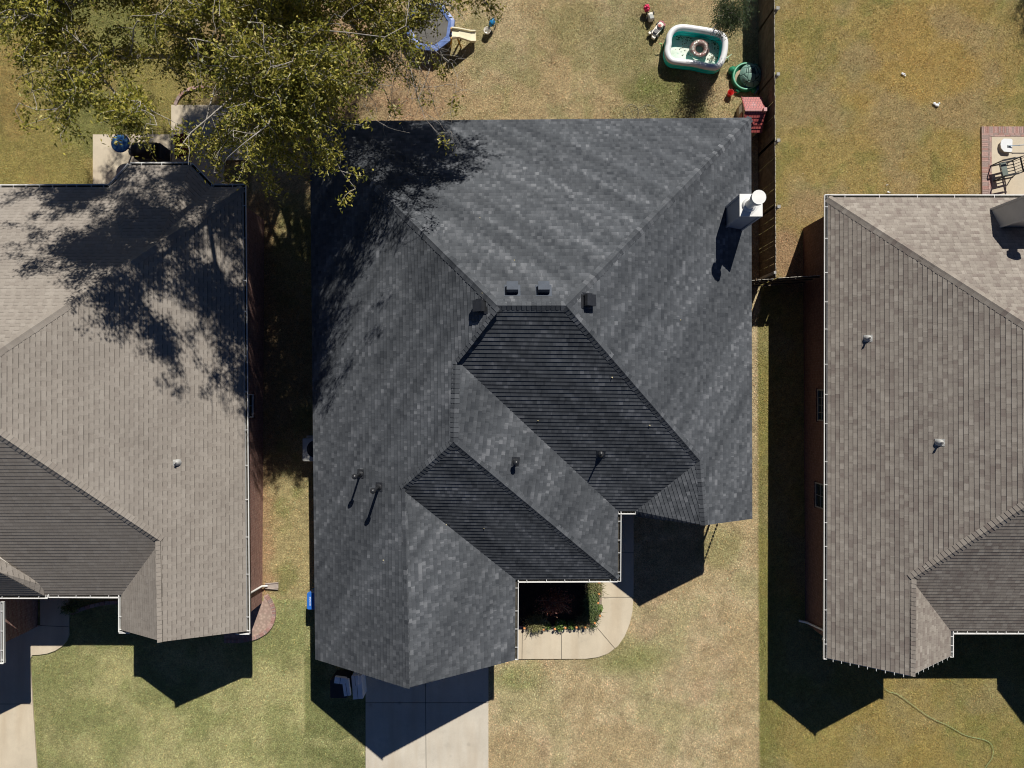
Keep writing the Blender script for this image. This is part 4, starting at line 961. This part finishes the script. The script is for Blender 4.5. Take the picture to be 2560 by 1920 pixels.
# sandbox shaped like a turtle
gp = pm('green_plastic', (.02, .22, .11), .4, .08, 4, spec=.5); gl = pm('light_green_plastic', (.20, .50, .34), .45, .06, 4)
sb_ = thing('sandbox', 'round green turtle-shaped sandbox by the fence with its shell lid pushed aside', 'sandbox', P(1866, 190, 0))
c = P(1866, 191, .2)
m = MB(); m.lathe((c.x, c.y, 0), [(.001, .06), (.42, .06), (.47, .2), (.50, .23), (.55, .235), (.575, .20), (.56, .0), (.53, -.02)], k=36); m.lathe((c.x - .53, c.y + .28, .02), [(.15, 0), (.16, .1), (.13, .19), (.001, .23)], k=14)
for dx, dy in ((-.3, -.5), (.35, -.48), (.4, .45)): m.lathe((c.x + dx, c.y + dy, .0), [(.12, 0), (.12, .1), (.08, .15), (.001, .16)], k=12)
m.build('basin', gp, sb_)
m = MB(); m.lathe((c.x, c.y, .235), [(.545, .0), (.53, .012), (.50, .012), (.49, .0)], k=36); m.build('basin_rim', gl, sb_)
m = MB(); m.lathe((c.x, c.y, .062), [(.001, .02), (.40, .015), (.42, 0)], k=24); m.build('sand', pm('play_sand', (.45, .36, .25), .95, .2, 20), sb_)
sh = NT('shell_lid_plastic'); vo = sh.n('ShaderNodeTexVoronoi', feature='DISTANCE_TO_EDGE'); vo.inputs['Scale'].default_value = 3.6; vo.inputs['Randomness'].default_value = .35; sh.l(sh.obj(), vo.inputs['Vector'])
g_ = sh.math('LESS_THAN', vo.outputs['Distance'], .03); sh.col(sh.mix(g_, (.20, .34, .28), (.03, .07, .06))); sh.p.inputs['Roughness'].default_value = .5
sh.bump(sh.mr(vo.outputs['Distance'], 0, .08, 0, 1), .6, .02)
m = MB(); lc = P(1879, 186, .35); m.lathe((lc.x, lc.y, .24), [(.46, 0), (.47, .03), (.44, .05), (.42, .07), (.38, .14), (.28, .21), (.15, .25), (.001, .26)], k=32, sx=.98); m.build('shell_lid', sh.m, sb_)
m = MB(); p = P(1852, 224, .05); m.rbox((p.x, p.y), .17, .07, .0, .09, R(-6), .015); tag(m.build('toy_block', wv, None), 'small white block on the grass below the green sandbox', 'toy')
m = MB(); p = P(1868, 217, .1); m.rbox((p.x, p.y), .2, .09, .0, .14, R(-30), .02); tag(m.build('toy_shovel', pm('blue_plastic', (.03, .16, .55), .35), None), 'bright blue plastic toy at the lower edge of the sandbox', 'toy')
cl_ = MB(); p = P(1893, 222, .1)
for k in range(5):
    a = R(60 * k + 10); cl_.tube([(p.x, p.y, .1), (p.x + .16 * math.cos(a), p.y + .14 * math.sin(a), .08), (p.x + .26 * math.cos(a), p.y + .2 * math.sin(a), .02)], [.06, .05, .02], k=6)
tag(cl_.build('towel', pm('slate_blue_cloth', (.10, .17, .24), .9, .2), None), 'crumpled slate blue cloth lying in fence shade below the sandbox', 'cloth')
red = pm('red_plastic', (.60, .035, .03), .4, .06, 5, spec=.5)
p = P(1827, 231, .2); bk = thing('toy_bucket', 'open red bucket on the grass left of the playhouse', 'bucket', (p.x, p.y, 0))
m = MB(); m.lathe((p.x, p.y, 0), [(.001, .015), (.085, .015), (.118, .22), (.128, .22), (.128, .20), (.10, .0), (.001, .0)], k=22); m.build('pail', red, bk)
m = MB(); m.tube([(p.x + .12, p.y, .21), (p.x + .2, p.y + .01, .2), (p.x + .26, p.y + .02, .12)], .008, k=5); m.build('handle', red, bk)

# playhouse
ph = thing('playhouse', 'plastic playhouse with a dusty red tile roof against the fence', 'playhouse', (9.33, 10.85, 0))
tan = pm('tan_plastic', (.42, .33, .22), .55, .08, 3)
m = MB(); m.box(9.02, 9.62, 10.25, 11.45, 0, .95)
for x in (9.02, 9.62):
    m.face([(x, 10.25, .95), (x, 11.45, .95), (x, 10.85, 1.33)] if x > 9.3 else [(x, 11.45, .95), (x, 10.25, .95), (x, 10.85, 1.33)])
m.build('wall', tan, ph)
m = MB(); m.box(8.995, 9.019, 10.6, 11.0, .02, .8); m.build('door', pm('playhouse_door', (.35, .08, .06), .5), ph)
m = MB(); m.box(8.998, 9.019, 11.08, 11.36, .4, .75); m.build('window', wv, ph)
tile = NT('tile_roof_plastic'); bb = tile.n('ShaderNodeTexBrick'); tile.l(tile.uv(), bb.inputs['Vector'])
for k, v_ in (('Color1', (.40, .085, .075)), ('Color2', (.45, .11, .10)), ('Mortar', (.12, .02, .02))): bb.inputs[k].default_value = (*v_, 1)
bb.inputs['Scale'].default_value = 1; bb.inputs['Brick Width'].default_value = .10; bb.inputs['Row Height'].default_value = .10; bb.inputs['Mortar Size'].default_value = .010
tile.col(bb.outputs[0]); tile.p.inputs['Roughness'].default_value = .36; tile.p.inputs['Specular IOR Level'].default_value = 1.0; tile.bump(bb.outputs[1], -.7, .02)
m = MB(); X0, X1 = 8.94, 9.70
for s_, ye in ((1, 11.55), (-1, 10.15)):
    n_ = 6
    for k in range(n_):
        t0, t1 = k / n_, (k + 1) / n_; ya, yb2 = ye + (10.85 - ye) * t0, ye + (10.85 - ye) * t1; za, zb = .93 + .42 * t0 + .02, .93 + .42 * t1
        q_ = [(X0, ya, za), (X1, ya, za), (X1, yb2, zb), (X0, yb2, zb)]; L_ = .13
        m.face(q_ if s_ < 0 else q_[::-1], 0, ([(0, k * .1), (.76, k * .1), (.76, k * .1 + .1), (0, k * .1 + .1)] if s_ < 0 else [(0, k * .1), (.76, k * .1), (.76, k * .1 + .1), (0, k * .1 + .1)][::-1]))
        m.face([(X0, ya, za - .03), (X1, ya, za - .03), (X1, ya, za), (X0, ya, za)], 0)
    # little gable relief
    yc = 10.85 + s_ * .38; 
    m.face([(9.12, yc + s_ * -.25, 1.26), (9.52, yc - s_ * .25, 1.26), (9.32, yc + s_ * .08, 1.13)], 0)
m.obox((9.32, 10.85, 1.37), (.4, 0, 0), (0, .03, 0), (0, 0, .02))
for x in (X0, X1): m.obox((x, 10.5, 1.13), (.02, 0, 0), (0, .36, .215), (0, -.012, .02)); m.obox((x, 11.2, 1.13), (.02, 0, 0), (0, .36, -.215), (0, .012, .02))
m.build('roof', tile.m, ph)
m = MB(); m.box(9.6, 9.72, 10.78, 10.92, 1.3, 1.5); m.build('chimney', pm('pink_plastic', (.55, .30, .30), .5), ph)

# wire cages lying on the lawn
M_wire = pm('dark_wire', (.10, .10, .09), .5, .1, 9, metal=.6)
for (u, v, r, lab) in ((1577, 280, .31, 'smaller rusty wire garden hoop on the lawn above the dark roof edge'), (1621, 286, .40, 'larger grey wire garden hoop half hidden by the dark roof edge')):
    p = P(u, v, .05); m = MB(); m.torus((p.x, p.y, .04), r, .006, q=5, k=36); m.torus((p.x + .02, p.y + .01, .10), r * .82, .005, q=5, k=30)
    for a in (20, 110): m.tube([(p.x - r * math.cos(R(a)), p.y - r * math.sin(R(a)), .04), (p.x + .03, p.y, .12), (p.x + r * math.cos(R(a)), p.y + r * math.sin(R(a)), .04)], .006, k=5)
    tag(m.build('garden_hoop', M_wire, None), lab, 'wire hoop')

# ride-on toys
pinkp = pm('hot_pink_plastic', (.75, .04, .14), .4, .1, 6); greyp = pm('grey_plastic', (.38, .40, .38), .5); blk = pm('black_plastic', (.03, .03, .035), .4); cream = pm('cream_plastic', (.78, .74, .66), .4)
t = thing('ride_on_toy', 'grey and white ride-on toy with a hot pink flower-like front', 'toy', P(1620, 32, 0)); a = P(1627, 41, .2); b = P(1617, 20, .25)
m = MB(); m.rbox((a.x, a.y), .20, .30, .06, .27, R(15), .04, top_in=.1); m.build('seat', cream, t)
m = MB(); m.rbox((a.x + .01, a.y - .04), .15, .19, .272, .30, R(15), .03); m.build('seat_pad', greyp, t)
m = MB()
for k in range(6):
    an = R(60 * k); m.lathe((b.x + .07 * math.cos(an), b.y + .09 * math.sin(an), .2), [(.06, 0), (.065, .06), (.03, .12 + .03 * (k % 2)), (.001, .14)], k=10)
m.ball((b.x, b.y, .34), .06); m.build('front_shell', pinkp, t)
for dx, dy in ((-.14, -.04), (.14, -.04), (-.14, .2), (.14, .2)):
    m = MB(); m.tube([(a.x + dx - .02, a.y + dy, .07), (a.x + dx + .02, a.y + dy, .07)], .07, k=14); m.build('wheel', blk, t)
m = MB(); m.tube([(a.x - .13, a.y + .16, .15), (a.x - .16, a.y + .1, .38), (a.x - .1, a.y + .02, .40)], .016, k=6); m.build('handlebar', blk, t)
t = thing('toy_car', 'white ride-on toy car with red wheel hub and dark grey seat left of the pool', 'toy car', P(1645, 72, 0)); ang = math.atan2(31, 24)
a = P(1645, 72, .2); ca, sa = math.cos(ang), math.sin(ang)
def lt(x, y, z): return (a.x + x * ca - y * sa, a.y + x * sa + y * ca, z)
m = MB(); m.rbox(lt(-.04, 0, 0), .56, .27, .08, .24, ang, .08, top_in=.05); m.rbox(lt(.14, 0, 0), .2, .24, .24, .33, ang, .06, top_in=.15); m.build('body', cream, t)
m = MB(); m.rbox(lt(-.17, 0, 0), .16, .16, .241, .30, ang, .03); m.build('seat', pm('dark_grey_plastic', (.14, .14, .14), .5), t)
m = MB(); m.torus(lt(.06, .0, .36), .06, .014, q=6, k=18); m.tube([lt(.1, 0, .28), lt(.06, 0, .36)], .02, k=6); m.lathe(lt(.06, 0, .35), [(.035, 0), (.03, .02), (.001, .03)], k=12); m.build('steering_wheel', pm('salmon_plastic', (.62, .22, .18), .45), t)
m = MB(); m.rbox(lt(.28, 0, 0), .1, .30, .07, .22, ang, .03); m.rbox(lt(.36, .03, 0), .08, .1, .05, .15, ang, .03); m.build('bumper', pm('maroon_plastic', (.33, .06, .09), .4), t)
m = MB(); m.rbox(lt(-.36, -.06, 0), .09, .16, .07, .2, ang, .03); m.rbox(lt(-.30, .17, 0), .09, .1, .06, .16, ang, .02); m.build('fender', cream, t)
for x, y in ((-.22, -.16), (-.22, .16), (.2, -.16), (.2, .16)):
    m = MB(); p0, p1 = Vector(lt(x, y - .025, .08)), Vector(lt(x, y + .025, .08)); m.tube([p0, p1], .08, k=16); m.build('wheel', blk, t)

# trampoline
tc = P(1075, 66, .55); tr_ = thing('trampoline', 'small octagonal trampoline with a shiny blue pad partly under tree branches', 'trampoline', (tc.x, tc.y, 0)); a0 = R(14)
oct_ = lambda r, z, k=8: [(tc.x + r * math.cos(a0 + 2 * math.pi * i / k), tc.y + r * math.sin(a0 + 2 * math.pi * i / k) * 1.03, z) for i in range(k)]
m = MB(); bp = NT('blue_pad_vinyl'); bp.col(bp.mix(bp.mr(bp.noise(5, 5), .4, .62, 0, 1), (.10, .17, .42), (.17, .25, .52))); bp.p.inputs['Roughness'].default_value = .38; bp.p.inputs['Specular IOR Level'].default_value = .45; bp.bump(bp.noise(10, 3, dist=1), .3, .008)
m.loft([oct_(.74, .535), oct_(.75, .575), oct_(.88, .59), oct_(1.0, .575), oct_(1.02, .53)], smooth=False); m.build('pad', bp.m, tr_)
m = MB(); m.face(oct_(.78, .55)); m.build('jumping_mat', pm('grey_woven_mat', (.13, .125, .115), .7, .15, 4), tr_)
m = MB(); m.tube([Vector(p) for p in oct_(.95, .5)] + [Vector(oct_(.95, .5)[0])], .022, k=6); m.build('frame', greyp, tr_)
for i in range(0, 8, 2):
    m = MB(); p, q_ = oct_(.95, .5)[i], oct_(.98, .5)[i]; m.tube([p, (q_[0], q_[1], .0)], .02, k=6); m.build('leg', greyp, tr_)
# slide
yl = pm('pale_yellow_plastic', (.86, .80, .58), .35, .04, 4, spec=.5); yo = pm('golden_plastic', (.60, .36, .06), .45)
sl_ = thing('toy_slide', 'pale yellow toddler slide beside the trampoline', 'slide', P(1160, 92, 0))
m = MB(); A0 = [P(1130, 71, .78), P(1148, 73, .78), P(1178, 79, .34), P(1189, 79, .22)]; B0 = [P(1130, 95, .78), P(1148, 94, .78), P(1178, 104, .34), P(1190, 104, .22)]
for i in range(3):
    a, b, c, d = A0[i], A0[i + 1], B0[i + 1], B0[i]; m.face([a, d, c, b]); dz = Vector((0, 0, .04)); m.face([x - dz for x in (a, b, c, d)])
    for e, f in ((a, b), (d, c)):
        mid_ = (e + f) / 2 + Vector((0, 0, .035)); h_ = (f - e) / 2 * 1.02; m.obox(mid_, h_, Vector((0, .022, 0)), Vector((0, 0, .065)))
m.build('slide_bed', yl, sl_)
m = MB()
for e in (A0[0], B0[0]):
    m.tube([e + Vector((-.02, 0, .02)), Vector((e.x - .12, e.y, .02))], .04, k=8); m.tube([e + Vector((.22, 0, -.05)), Vector((e.x + .3, e.y, .02))], .035, k=8)
for z in (.2, .42): m.tube([Vector((A0[0].x - .1, A0[0].y, z)), Vector((B0[0].x - .1, B0[0].y, z))], .025, k=6)
m.build('ladder', yo, sl_)
# blue toy right of the slide
t = thing('toy_stroller', 'bright blue and white toy stroller on the lawn right of the slide', 'toy', P(1225, 65, 0)); bl = pm('bright_blue_fabric', (.02, .27, .60), .5, .3, 14)
p = P(1230, 55, .35); q_ = P(1218, 77, .2)
m = MB(); m.lathe((p.x, p.y, .28), [(.13, 0), (.135, .05), (.11, .13), (.06, .17), (.001, .18)], k=16, sx=.85, sy=1.3, ang=R(-25)); m.build('hood', bl, t)
m = MB(); m.lathe((q_.x, q_.y, .1), [(.001, .02), (.10, .02), (.13, .16), (.145, .16), (.14, .13), (.11, 0), (.001, 0)], k=20); m.build('basket', cream, t)
m = MB(); m.tube([(q_.x, q_.y, .22), (p.x, p.y, .3)], .025, k=6)
for dx in (-.12, .12): m.tube([(p.x + dx, p.y, .3), (p.x + dx, p.y + .04, .04)], .012, k=5); m.tube([(q_.x + dx, q_.y, .12), (q_.x + dx, q_.y - .02, .04)], .012, k=5)
m.build('frame', greyp, t)
for dx, o_ in ((-.13, p), (.13, p), (-.13, q_), (.13, q_)):
    m = MB(); m.tube([(o_.x + dx - .012, o_.y, .05), (o_.x + dx + .012, o_.y, .05)], .05, k=12); m.build('wheel', blk, t)

# ------------------------------------------------------------------ SIDE OF THE MIDDLE HOUSE
ac = thing('air_conditioner', 'white outdoor air conditioner unit half under the left eave', 'air conditioner', (-7.72, -2.17, 0)); gw = pm('off_white_enamel', (.62, .62, .58), .45, .05, 3)
m = MB(); m.rbox((-7.72, -2.17), .86, .9, .04, .76, 0, .05); m.box(-8.2, -7.24, -2.68, -1.66, 0, .04, 0); m.build('casing', gw, ac)
m = MB(); m.cyl((-7.64, -2.14), .34, .34, .762, .768, k=32); m.build('fan_opening', blk, ac)
m = MB()
for r in (.08, .14, .2, .26, .32): m.torus((-7.64, -2.14, .79), r, .004, q=4, k=28)
for k in range(8): a = R(45 * k); m.tube([(-7.64, -2.14, .80), (-7.64 + .34 * math.cos(a), -2.14 + .34 * math.sin(a), .775)], .005, k=4)
m.build('fan_guard', M_wire, ac)
def cart(x, y, sx, sy, h, col, label, name='trash_cart', rz=0.0):
    t = thing(name, label, 'trash cart', (x, y, 0))
    m = MB(); m.rbox((x, y), sx, sy, .06, h - .08, rz, .05, top_in=-.04); m.build('bin_body', col, t)
    m = MB(); m.rbox((x, y), sx * 1.1, sy * 1.1, h - .078, h, rz, .06, top_in=.03); lid = m.build('lid', col, t)
    for s_ in (-1, 1):
        w_ = MB(); w_.tube([(x + sx * .3, y + s_ * sy * .42 - .02, .1), (x + sx * .3, y + s_ * sy * .42 + .02, .1)], .1, k=16); w_.build('wheel', blk, t)
    m = MB(); m.tube([(x + sx * .55, y - sy * .35, h - .06), (x + sx * .62, y - sy * .3, h - .03), (x + sx * .62, y + sy * .3, h - .03), (x + sx * .55, y + sy * .35, h - .06)], .014, k=6); m.build('handle', col, t)
    return t, lid
blue = pm('cart_blue', (.03, .16, .58), .4, .08, 4, spec=.5)
t, lid = cart(-7.52, -7.95, .66, .60, 1.05, blue, 'blue recycling cart with white lid lettering beside the left wall')
m = MB()
for k in range(8):
    yy = -7.95 + .15 - k * .043; m.box(-7.765 + (k % 2) * .006, -7.725 - (k % 3) * .004, yy - .016, yy + .016, 1.051, 1.054)
o = m.build('lid_lettering', wv, None); o.parent = lid
cp_ = P(846, 1722, 1.0); cart(cp_.x, cp_.y, .62, .7, .98, pm('dark_cart', (.035, .037, .04), .6), 'charcoal trash cart in deep garage shade under the white boxes')
wb = pm('white_card', (.93, .94, .95), .7, .06, 3)
def card(label, c, sx, sy, z0, z1, rz):
    t = thing('cardboard_box', label, 'box', (c.x, c.y, z0), 'white boxes left of the garage'); m = MB(); ax = Vector((math.cos(rz), math.sin(rz), 0)); ay = Vector((-ax.y, ax.x, 0))
    m.obox((c.x, c.y, (z0 + z1) / 2), ax * sx / 2, ay * sy / 2, (0, 0, (z1 - z0) / 2)); m.build('carton', wb, t)
    m = MB(); m.obox((c.x, c.y, z1 + .003), ax * .006, ay * sy / 2, (0, 0, .003)); m.build('flap_seam', M_joint, t); return t
card('wide white box lying across the back of the charcoal cart', P(851, 1701, 1.1), .44, .24, .985, 1.14, R(-8))
card('tall white box leaning at the front of the charcoal cart', P(866, 1719, 1.1), .25, .62, .985, 1.12, R(8))
t = card('long white box standing between the carts and the driveway', P(893, 1719, .75), .38, .88, .02, .76, R(5))
card('small white box on top of the long white box', P(887, 1703, .9), .26, .38, .77, .85, R(3))

# rain chain at the right front corner
rc = thing('rain_chain', 'hanging chain of small cups below the right front eave corner', 'rain chain', (8.5, -4.36, 2.75)); 
for k in range(16):
    z = 2.6 - k * .155; m = MB(); m.lathe((8.50, -4.36, z), [(.012, -.04), (.04, .03), (.045, .045), (.03, .045), (.012, -.02)], k=10); m.build('cup', M_joint, rc)
m = MB(); m.tube([(8.50, -4.36, 2.72), (8.50, -4.36, .1)], .004, k=4); m.build('chain', M_joint, rc)

# ------------------------------------------------------------------ RIGHT SIDE THINGS
hp = [(2190, 1700), (2219, 1727), (2245, 1736), (2277, 1759), (2317, 1788), (2345, 1803), (2371, 1814), (2411, 1837), (2440, 1845), (2462, 1850), (2478, 1860), (2483, 1876), (2480, 1895), (2466, 1915), (2450, 1945)]
m = MB(); m.tube(smooth_path([P(u, v, .05) for u, v in hp], 6), .009, k=7); tag(m.build('garden_hose', pm('hose_green', (.30, .42, .20), .4), None), 'thin green garden hose snaking over the lower right lawn', 'hose')
def rag(u, v, s_, seed, label, name='litter'):
    r_ = random.Random(seed); p = P(u, v, .03); m = MB()
    for k in range(5): m.ball((p.x + r_.uniform(-s_, s_), p.y + r_.uniform(-s_, s_) * .6, .03), s_ * r_.uniform(.35, .7), k=8, sz=.6)
    tag(m.build(name, wv, None), label, 'litter', 'white scraps on the right lawn')
rag(2260, 186, .08, 1, 'white scrap on the right lawn furthest from any house'); rag(2342, 262, .11, 2, 'largest white scrap on the right lawn left of the patio'); rag(2222, 481, .05, 3, 'white scrap touching the right house gutter'); rag(2218, 462, .03, 4, 'tiny white scrap just above the one at the gutter')

bbp = thing('toy_basketball_hoop', 'white toy basketball backboard tipped flat on the patio with a blue pole', 'basketball hoop', P(2516, 364, .05))
b_ = [P(u, v, .18) for u, v in ((2503, 352), (2509, 346.5), (2527, 347), (2531, 350), (2530, 378), (2527, 380.5), (2510, 379), (2503, 371), (2501, 361))]
m = MB(); m.prism([p[:2] for p in b_], .16, .19); m.build('backboard', wv, bbp)
m = MB(); m.tube([P(2521, 365, .22), P(2548, 363, .30), P(2610, 360, .34)], .016, k=8); m.tube([P(2548, 363, .30), P(2549, 364, .30)], .024, k=8); m.build('pole', pm('blue_grey_pole', (.25, .36, .48), .4), bbp)
m = MB(); m.obox(P(2523, 365, .205), (.06, 0, 0), (0, .04, 0), (0, 0, .012)); m.build('bracket', greyp, bbp)
ft = MB(); q_ = P(2610, 360, .1); ft.rbox((q_.x + .1, q_.y), .4, .5, .05, .35, 0, .08); ft.build('base', blk, bbp)
chm = pm('black_metal', (.02, .02, .022), .4, .1, 8, spec=.5); csh = pm('grey_green_sling', (.16, .19, .17), .8)
cc0 = P(2518, 422, .4); ch = thing('patio_chair', 'black metal patio armchair on the right-hand patio', 'chair', (cc0.x, cc0.y, .05)); ang = R(12); ca, sa = math.cos(ang), math.sin(ang)
def lc_(x, y, z): return Vector((cc0.x + x * ca - y * sa, cc0.y + x * sa + y * ca, z))
m = MB()
for y in (-.24, -.12, 0, .12, .24): m.tube([lc_(-.28, y, .45), lc_(.26, y, .42)], .018, k=6)
m.tube([lc_(-.3, -.28, .45), lc_(-.3, .28, .45), lc_(.27, .28, .42), lc_(.27, -.28, .42), lc_(-.3, -.28, .45)], .022, k=6); m.build('seat', chm, ch)
m = MB()
for y in (-.22, -.11, 0, .11, .22): m.tube([lc_(.27, y, .44), lc_(.34, y, .72), lc_(.46, y, .98)], .012, k=6)
m.tube([lc_(.26, -.28, .42), lc_(.34, -.29, .72), lc_(.47, -.28, 1.0), lc_(.47, .28, 1.0), lc_(.34, .29, .72), lc_(.26, .28, .42)], .022, k=6)
m.tube([lc_(.345, -.28, .74), lc_(.345, .28, .74)], .03, k=6); m.build('backrest', chm, ch)
m = MB(); m.obox(lc_(-.17, 0, .475), (.11 * ca, .11 * sa, 0), (-.25 * sa, .25 * ca, 0), (0, 0, .01)); m.build('sling', csh, ch)
for y in (-.31, .31):
    m = MB(); m.tube([lc_(-.36, y, .05), lc_(-.33, y, .6), lc_(-.28, y, .66), lc_(.2, y, .66), lc_(.38, y * .93, .72)], .024, k=6); m.obox(lc_(-.05, y, .672), (.26 * ca, .26 * sa, 0), (-.035 * sa, .035 * ca, 0), (0, 0, .01)); m.build('armrest', chm, ch)
    m = MB(); m.tube([lc_(.3, y * .9, .42), lc_(.36, y, .07)], .02, k=6); m.tube([lc_(-.4, y, .075), lc_(.42, y, .075)], .018, k=6); m.build('leg', chm, ch)

# ------------------------------------------------------------------ LEFT PATIO
g0 = P(362, 374, .9); gt = thing('barbecue_grill', 'black covered barbecue grill on the left patio beside a blue round top', 'grill', (g0.x, g0.y, .05))
m = MB(); m.rbox((g0.x + .05, g0.y - .02), 1.05, .62, .05, .82, 0, .05); m.build('cabinet', blk, gt)
m = MB(); m.loft([[(g0.x + .0 + x, g0.y + .31 * math.cos(a) * .95, .82 + .3 * math.sin(a)) for a in [math.pi * j / 8 for j in range(9)]] for x in (-.42, .46)], closed=False); 
for x in (-.42, .46): m.face([(g0.x + x, g0.y + .31 * math.cos(math.pi * j / 8) * .95, .82 + .3 * math.sin(math.pi * j / 8)) for j in range(9)])
m.build('hood', pm('grill_black', (.012, .012, .014), .5), gt)
p = P(301, 358, .98); st = thing('round_table', 'blue round-topped side table at the left end of the black grill', 'table', (p.x, p.y, .05))
bt = NT('mottled_blue_top'); bt.col(bt.mix(bt.mr(bt.noise(10, 4), .45, .62, 0, 1), (.06, .20, .52), (.22, .48, .68))); bt.p.inputs['Roughness'].default_value = .4
m = MB(); m.lathe((p.x, p.y, .95), [(.001, 0), (.33, 0), (.35, .02), (.33, .035), (.001, .04)], k=30); m.build('table_top', bt.m, st)
m = MB(); m.torus((p.x, p.y, .975), .345, .02, q=6, k=36); m.build('rim', pm('navy_rim', (.01, .05, .22), .4), st)
m = MB(); m.cyl((p.x, p.y), .03, .03, .05, .95, k=10); m.lathe((p.x, p.y, .05), [(.2, 0), (.18, .03), (.03, .06)], k=18); m.build('pedestal', blk, st)
b_ = [P(u, v, .5) for u, v in ((435, 338), (467, 331), (469, 384), (438, 392))]; bn = thing('ottoman', 'dark red square cushioned stool on the shaded left patio', 'stool', (sum(p.x for p in b_) / 4, sum(p.y for p in b_) / 4, .05))
m = MB(); m.prism([p[:2] for p in b_], .40, .50); m.build('cushion', pm('maroon_cloth', (.16, .012, .018), .85, .2, 12), bn)
for p in b_:
    q_ = p.lerp(sum(b_, Vector()) / 4, .12); m = MB(); m.cyl((q_.x, q_.y), .025, .025, .05, .4, k=8); m.build('leg', blk, bn)

# ------------------------------------------------------------------ GRASS BLADES, FALLEN LEAVES
r_ = np.random.default_rng(3); N = 520000
x = r_.uniform(-21.2, 21.2, N); y = r_.uniform(-15.6, 16.4, N); ok = np.ones(N, bool)
def cut_poly(pts, ok):
    pts = [tuple(p)[:2] for p in pts]; inside = np.zeros(N, bool); j = len(pts) - 1
    for i in range(len(pts)):
        xi, yi = pts[i]; xj, yj = pts[j]
        if yi != yj: inside ^= ((yi > y) != (yj > y)) & (x < (xj - xi) * (y - yi) / (yj - yi) + xi)
        j = i
    return ok & ~inside
for pl in (fp, fpl, fpr, poly([(914, 1560), (1221, 1560), (1221, 2050), (914, 2050)]), poly([(1225, 1570), (1230, 1150), (1584, 1150)] + arc + [(1225, 1648)]),
           poly([(-500, 1380), (172, 1380), (172, 1588), (155, 1616), (118, 1634), (80, 1638), (92, 1920), (99, 2050), (-500, 2050)]), poly([(232, 336), (428, 336), (428, 262), (640, 262), (640, 560), (232, 560)]),
           poly([(2454, 316), (2760, 316), (2760, 560), (2454, 560)]), poly([(650, 1488)] + outer + [(560, 1500)]), [p for p in path]): ok = cut_poly(pl, ok)
x, y = x[ok], y[ok]
# thinner over bare earth
c = gcol(x, y); n_ = len(x); hN = .018 + .045 * fbm(x, y, .6, 61); a = r_.uniform(0, 2 * np.pi, n_); lean = r_.uniform(.4, 1.8, n_); hN = hN * r_.uniform(.6, 1.3, n_); wd = r_.uniform(.007, .015, n_)
dx, dy = np.cos(a), np.sin(a); gz = (fbm(x, y, 1.2, 5) - .5) * .03 - .02
v0 = np.stack((x - dy * wd, y + dx * wd, gz), 1); v1 = np.stack((x + dy * wd, y - dx * wd, gz), 1); v2 = np.stack((x + dx * hN * lean, y + dy * hN * lean, gz + hN), 1)
co = np.stack((v0, v1, v2), 1).reshape(-1, 3); me = fast_mesh('grass', co, np.arange(n_ * 3).reshape(-1, 3), 3)
hue = r_.normal(0, .10, (n_, 1)) * np.array((1, -.3, -.6)); cc2 = np.clip(c * (1 + hue) * 1.12, 0, 1); set_col(me, np.repeat(cc2, 3, axis=0)); me.materials.append(grass_mat('grass_blades', True))
o = bpy.data.objects.new('grass', me); C.objects.link(o); tag(o, 'short patchy green and straw-coloured lawn grass', 'grass', kind='stuff')
# fallen leaves
cl = []
for (u0, u1, v0_, v1_, n_) in ((560, 1880, 0, 300, 420), (620, 770, 400, 1300, 120), (1900, 2450, 0, 480, 60), (100, 760, 1630, 1900, 40), (1600, 1780, 180, 300, 60)):
    for k in range(n_): cl.append(tuple(P(r_.uniform(u0, u1), r_.uniform(v0_, v1_), .03)))
me = leaves_mesh('fallen_leaves', np.array(cl), .06, .035, r_, 3.0); me.materials.append(leaf_mat('dry_leaves', [(0, (.18, .10, .04)), (.5, (.42, .33, .14)), (1, (.62, .56, .36))], .1)); o = bpy.data.objects.new('fallen_leaves', me); C.objects.link(o); tag(o, 'scattered dry leaves on the lawns', 'leaves', kind='stuff')
cl = []
for (u, v) in ((1624, 1062), (1207, 733), (1200, 546), (1530, 942), (1284, 1160), (1210, 1320), (1116, 1310), (1286, 652), (1345, 1050), (1700, 800), (960, 1400)):
    h_ = RM.hit(u, v)
    if h_: cl.append(tuple(h_[0] + h_[1] * .03))
me = leaves_mesh('roof_leaves', np.array(cl), .06, .04, r_, 3.0); me.materials.append(leaf_mat('yellow_leaves', [(0, (.4, .34, .15)), (1, (.62, .56, .36))], .1)); o = bpy.data.objects.new('roof_leaves', me); C.objects.link(o); tag(o, 'few tiny yellow leaves scattered on the charcoal roof', 'leaves', kind='stuff')
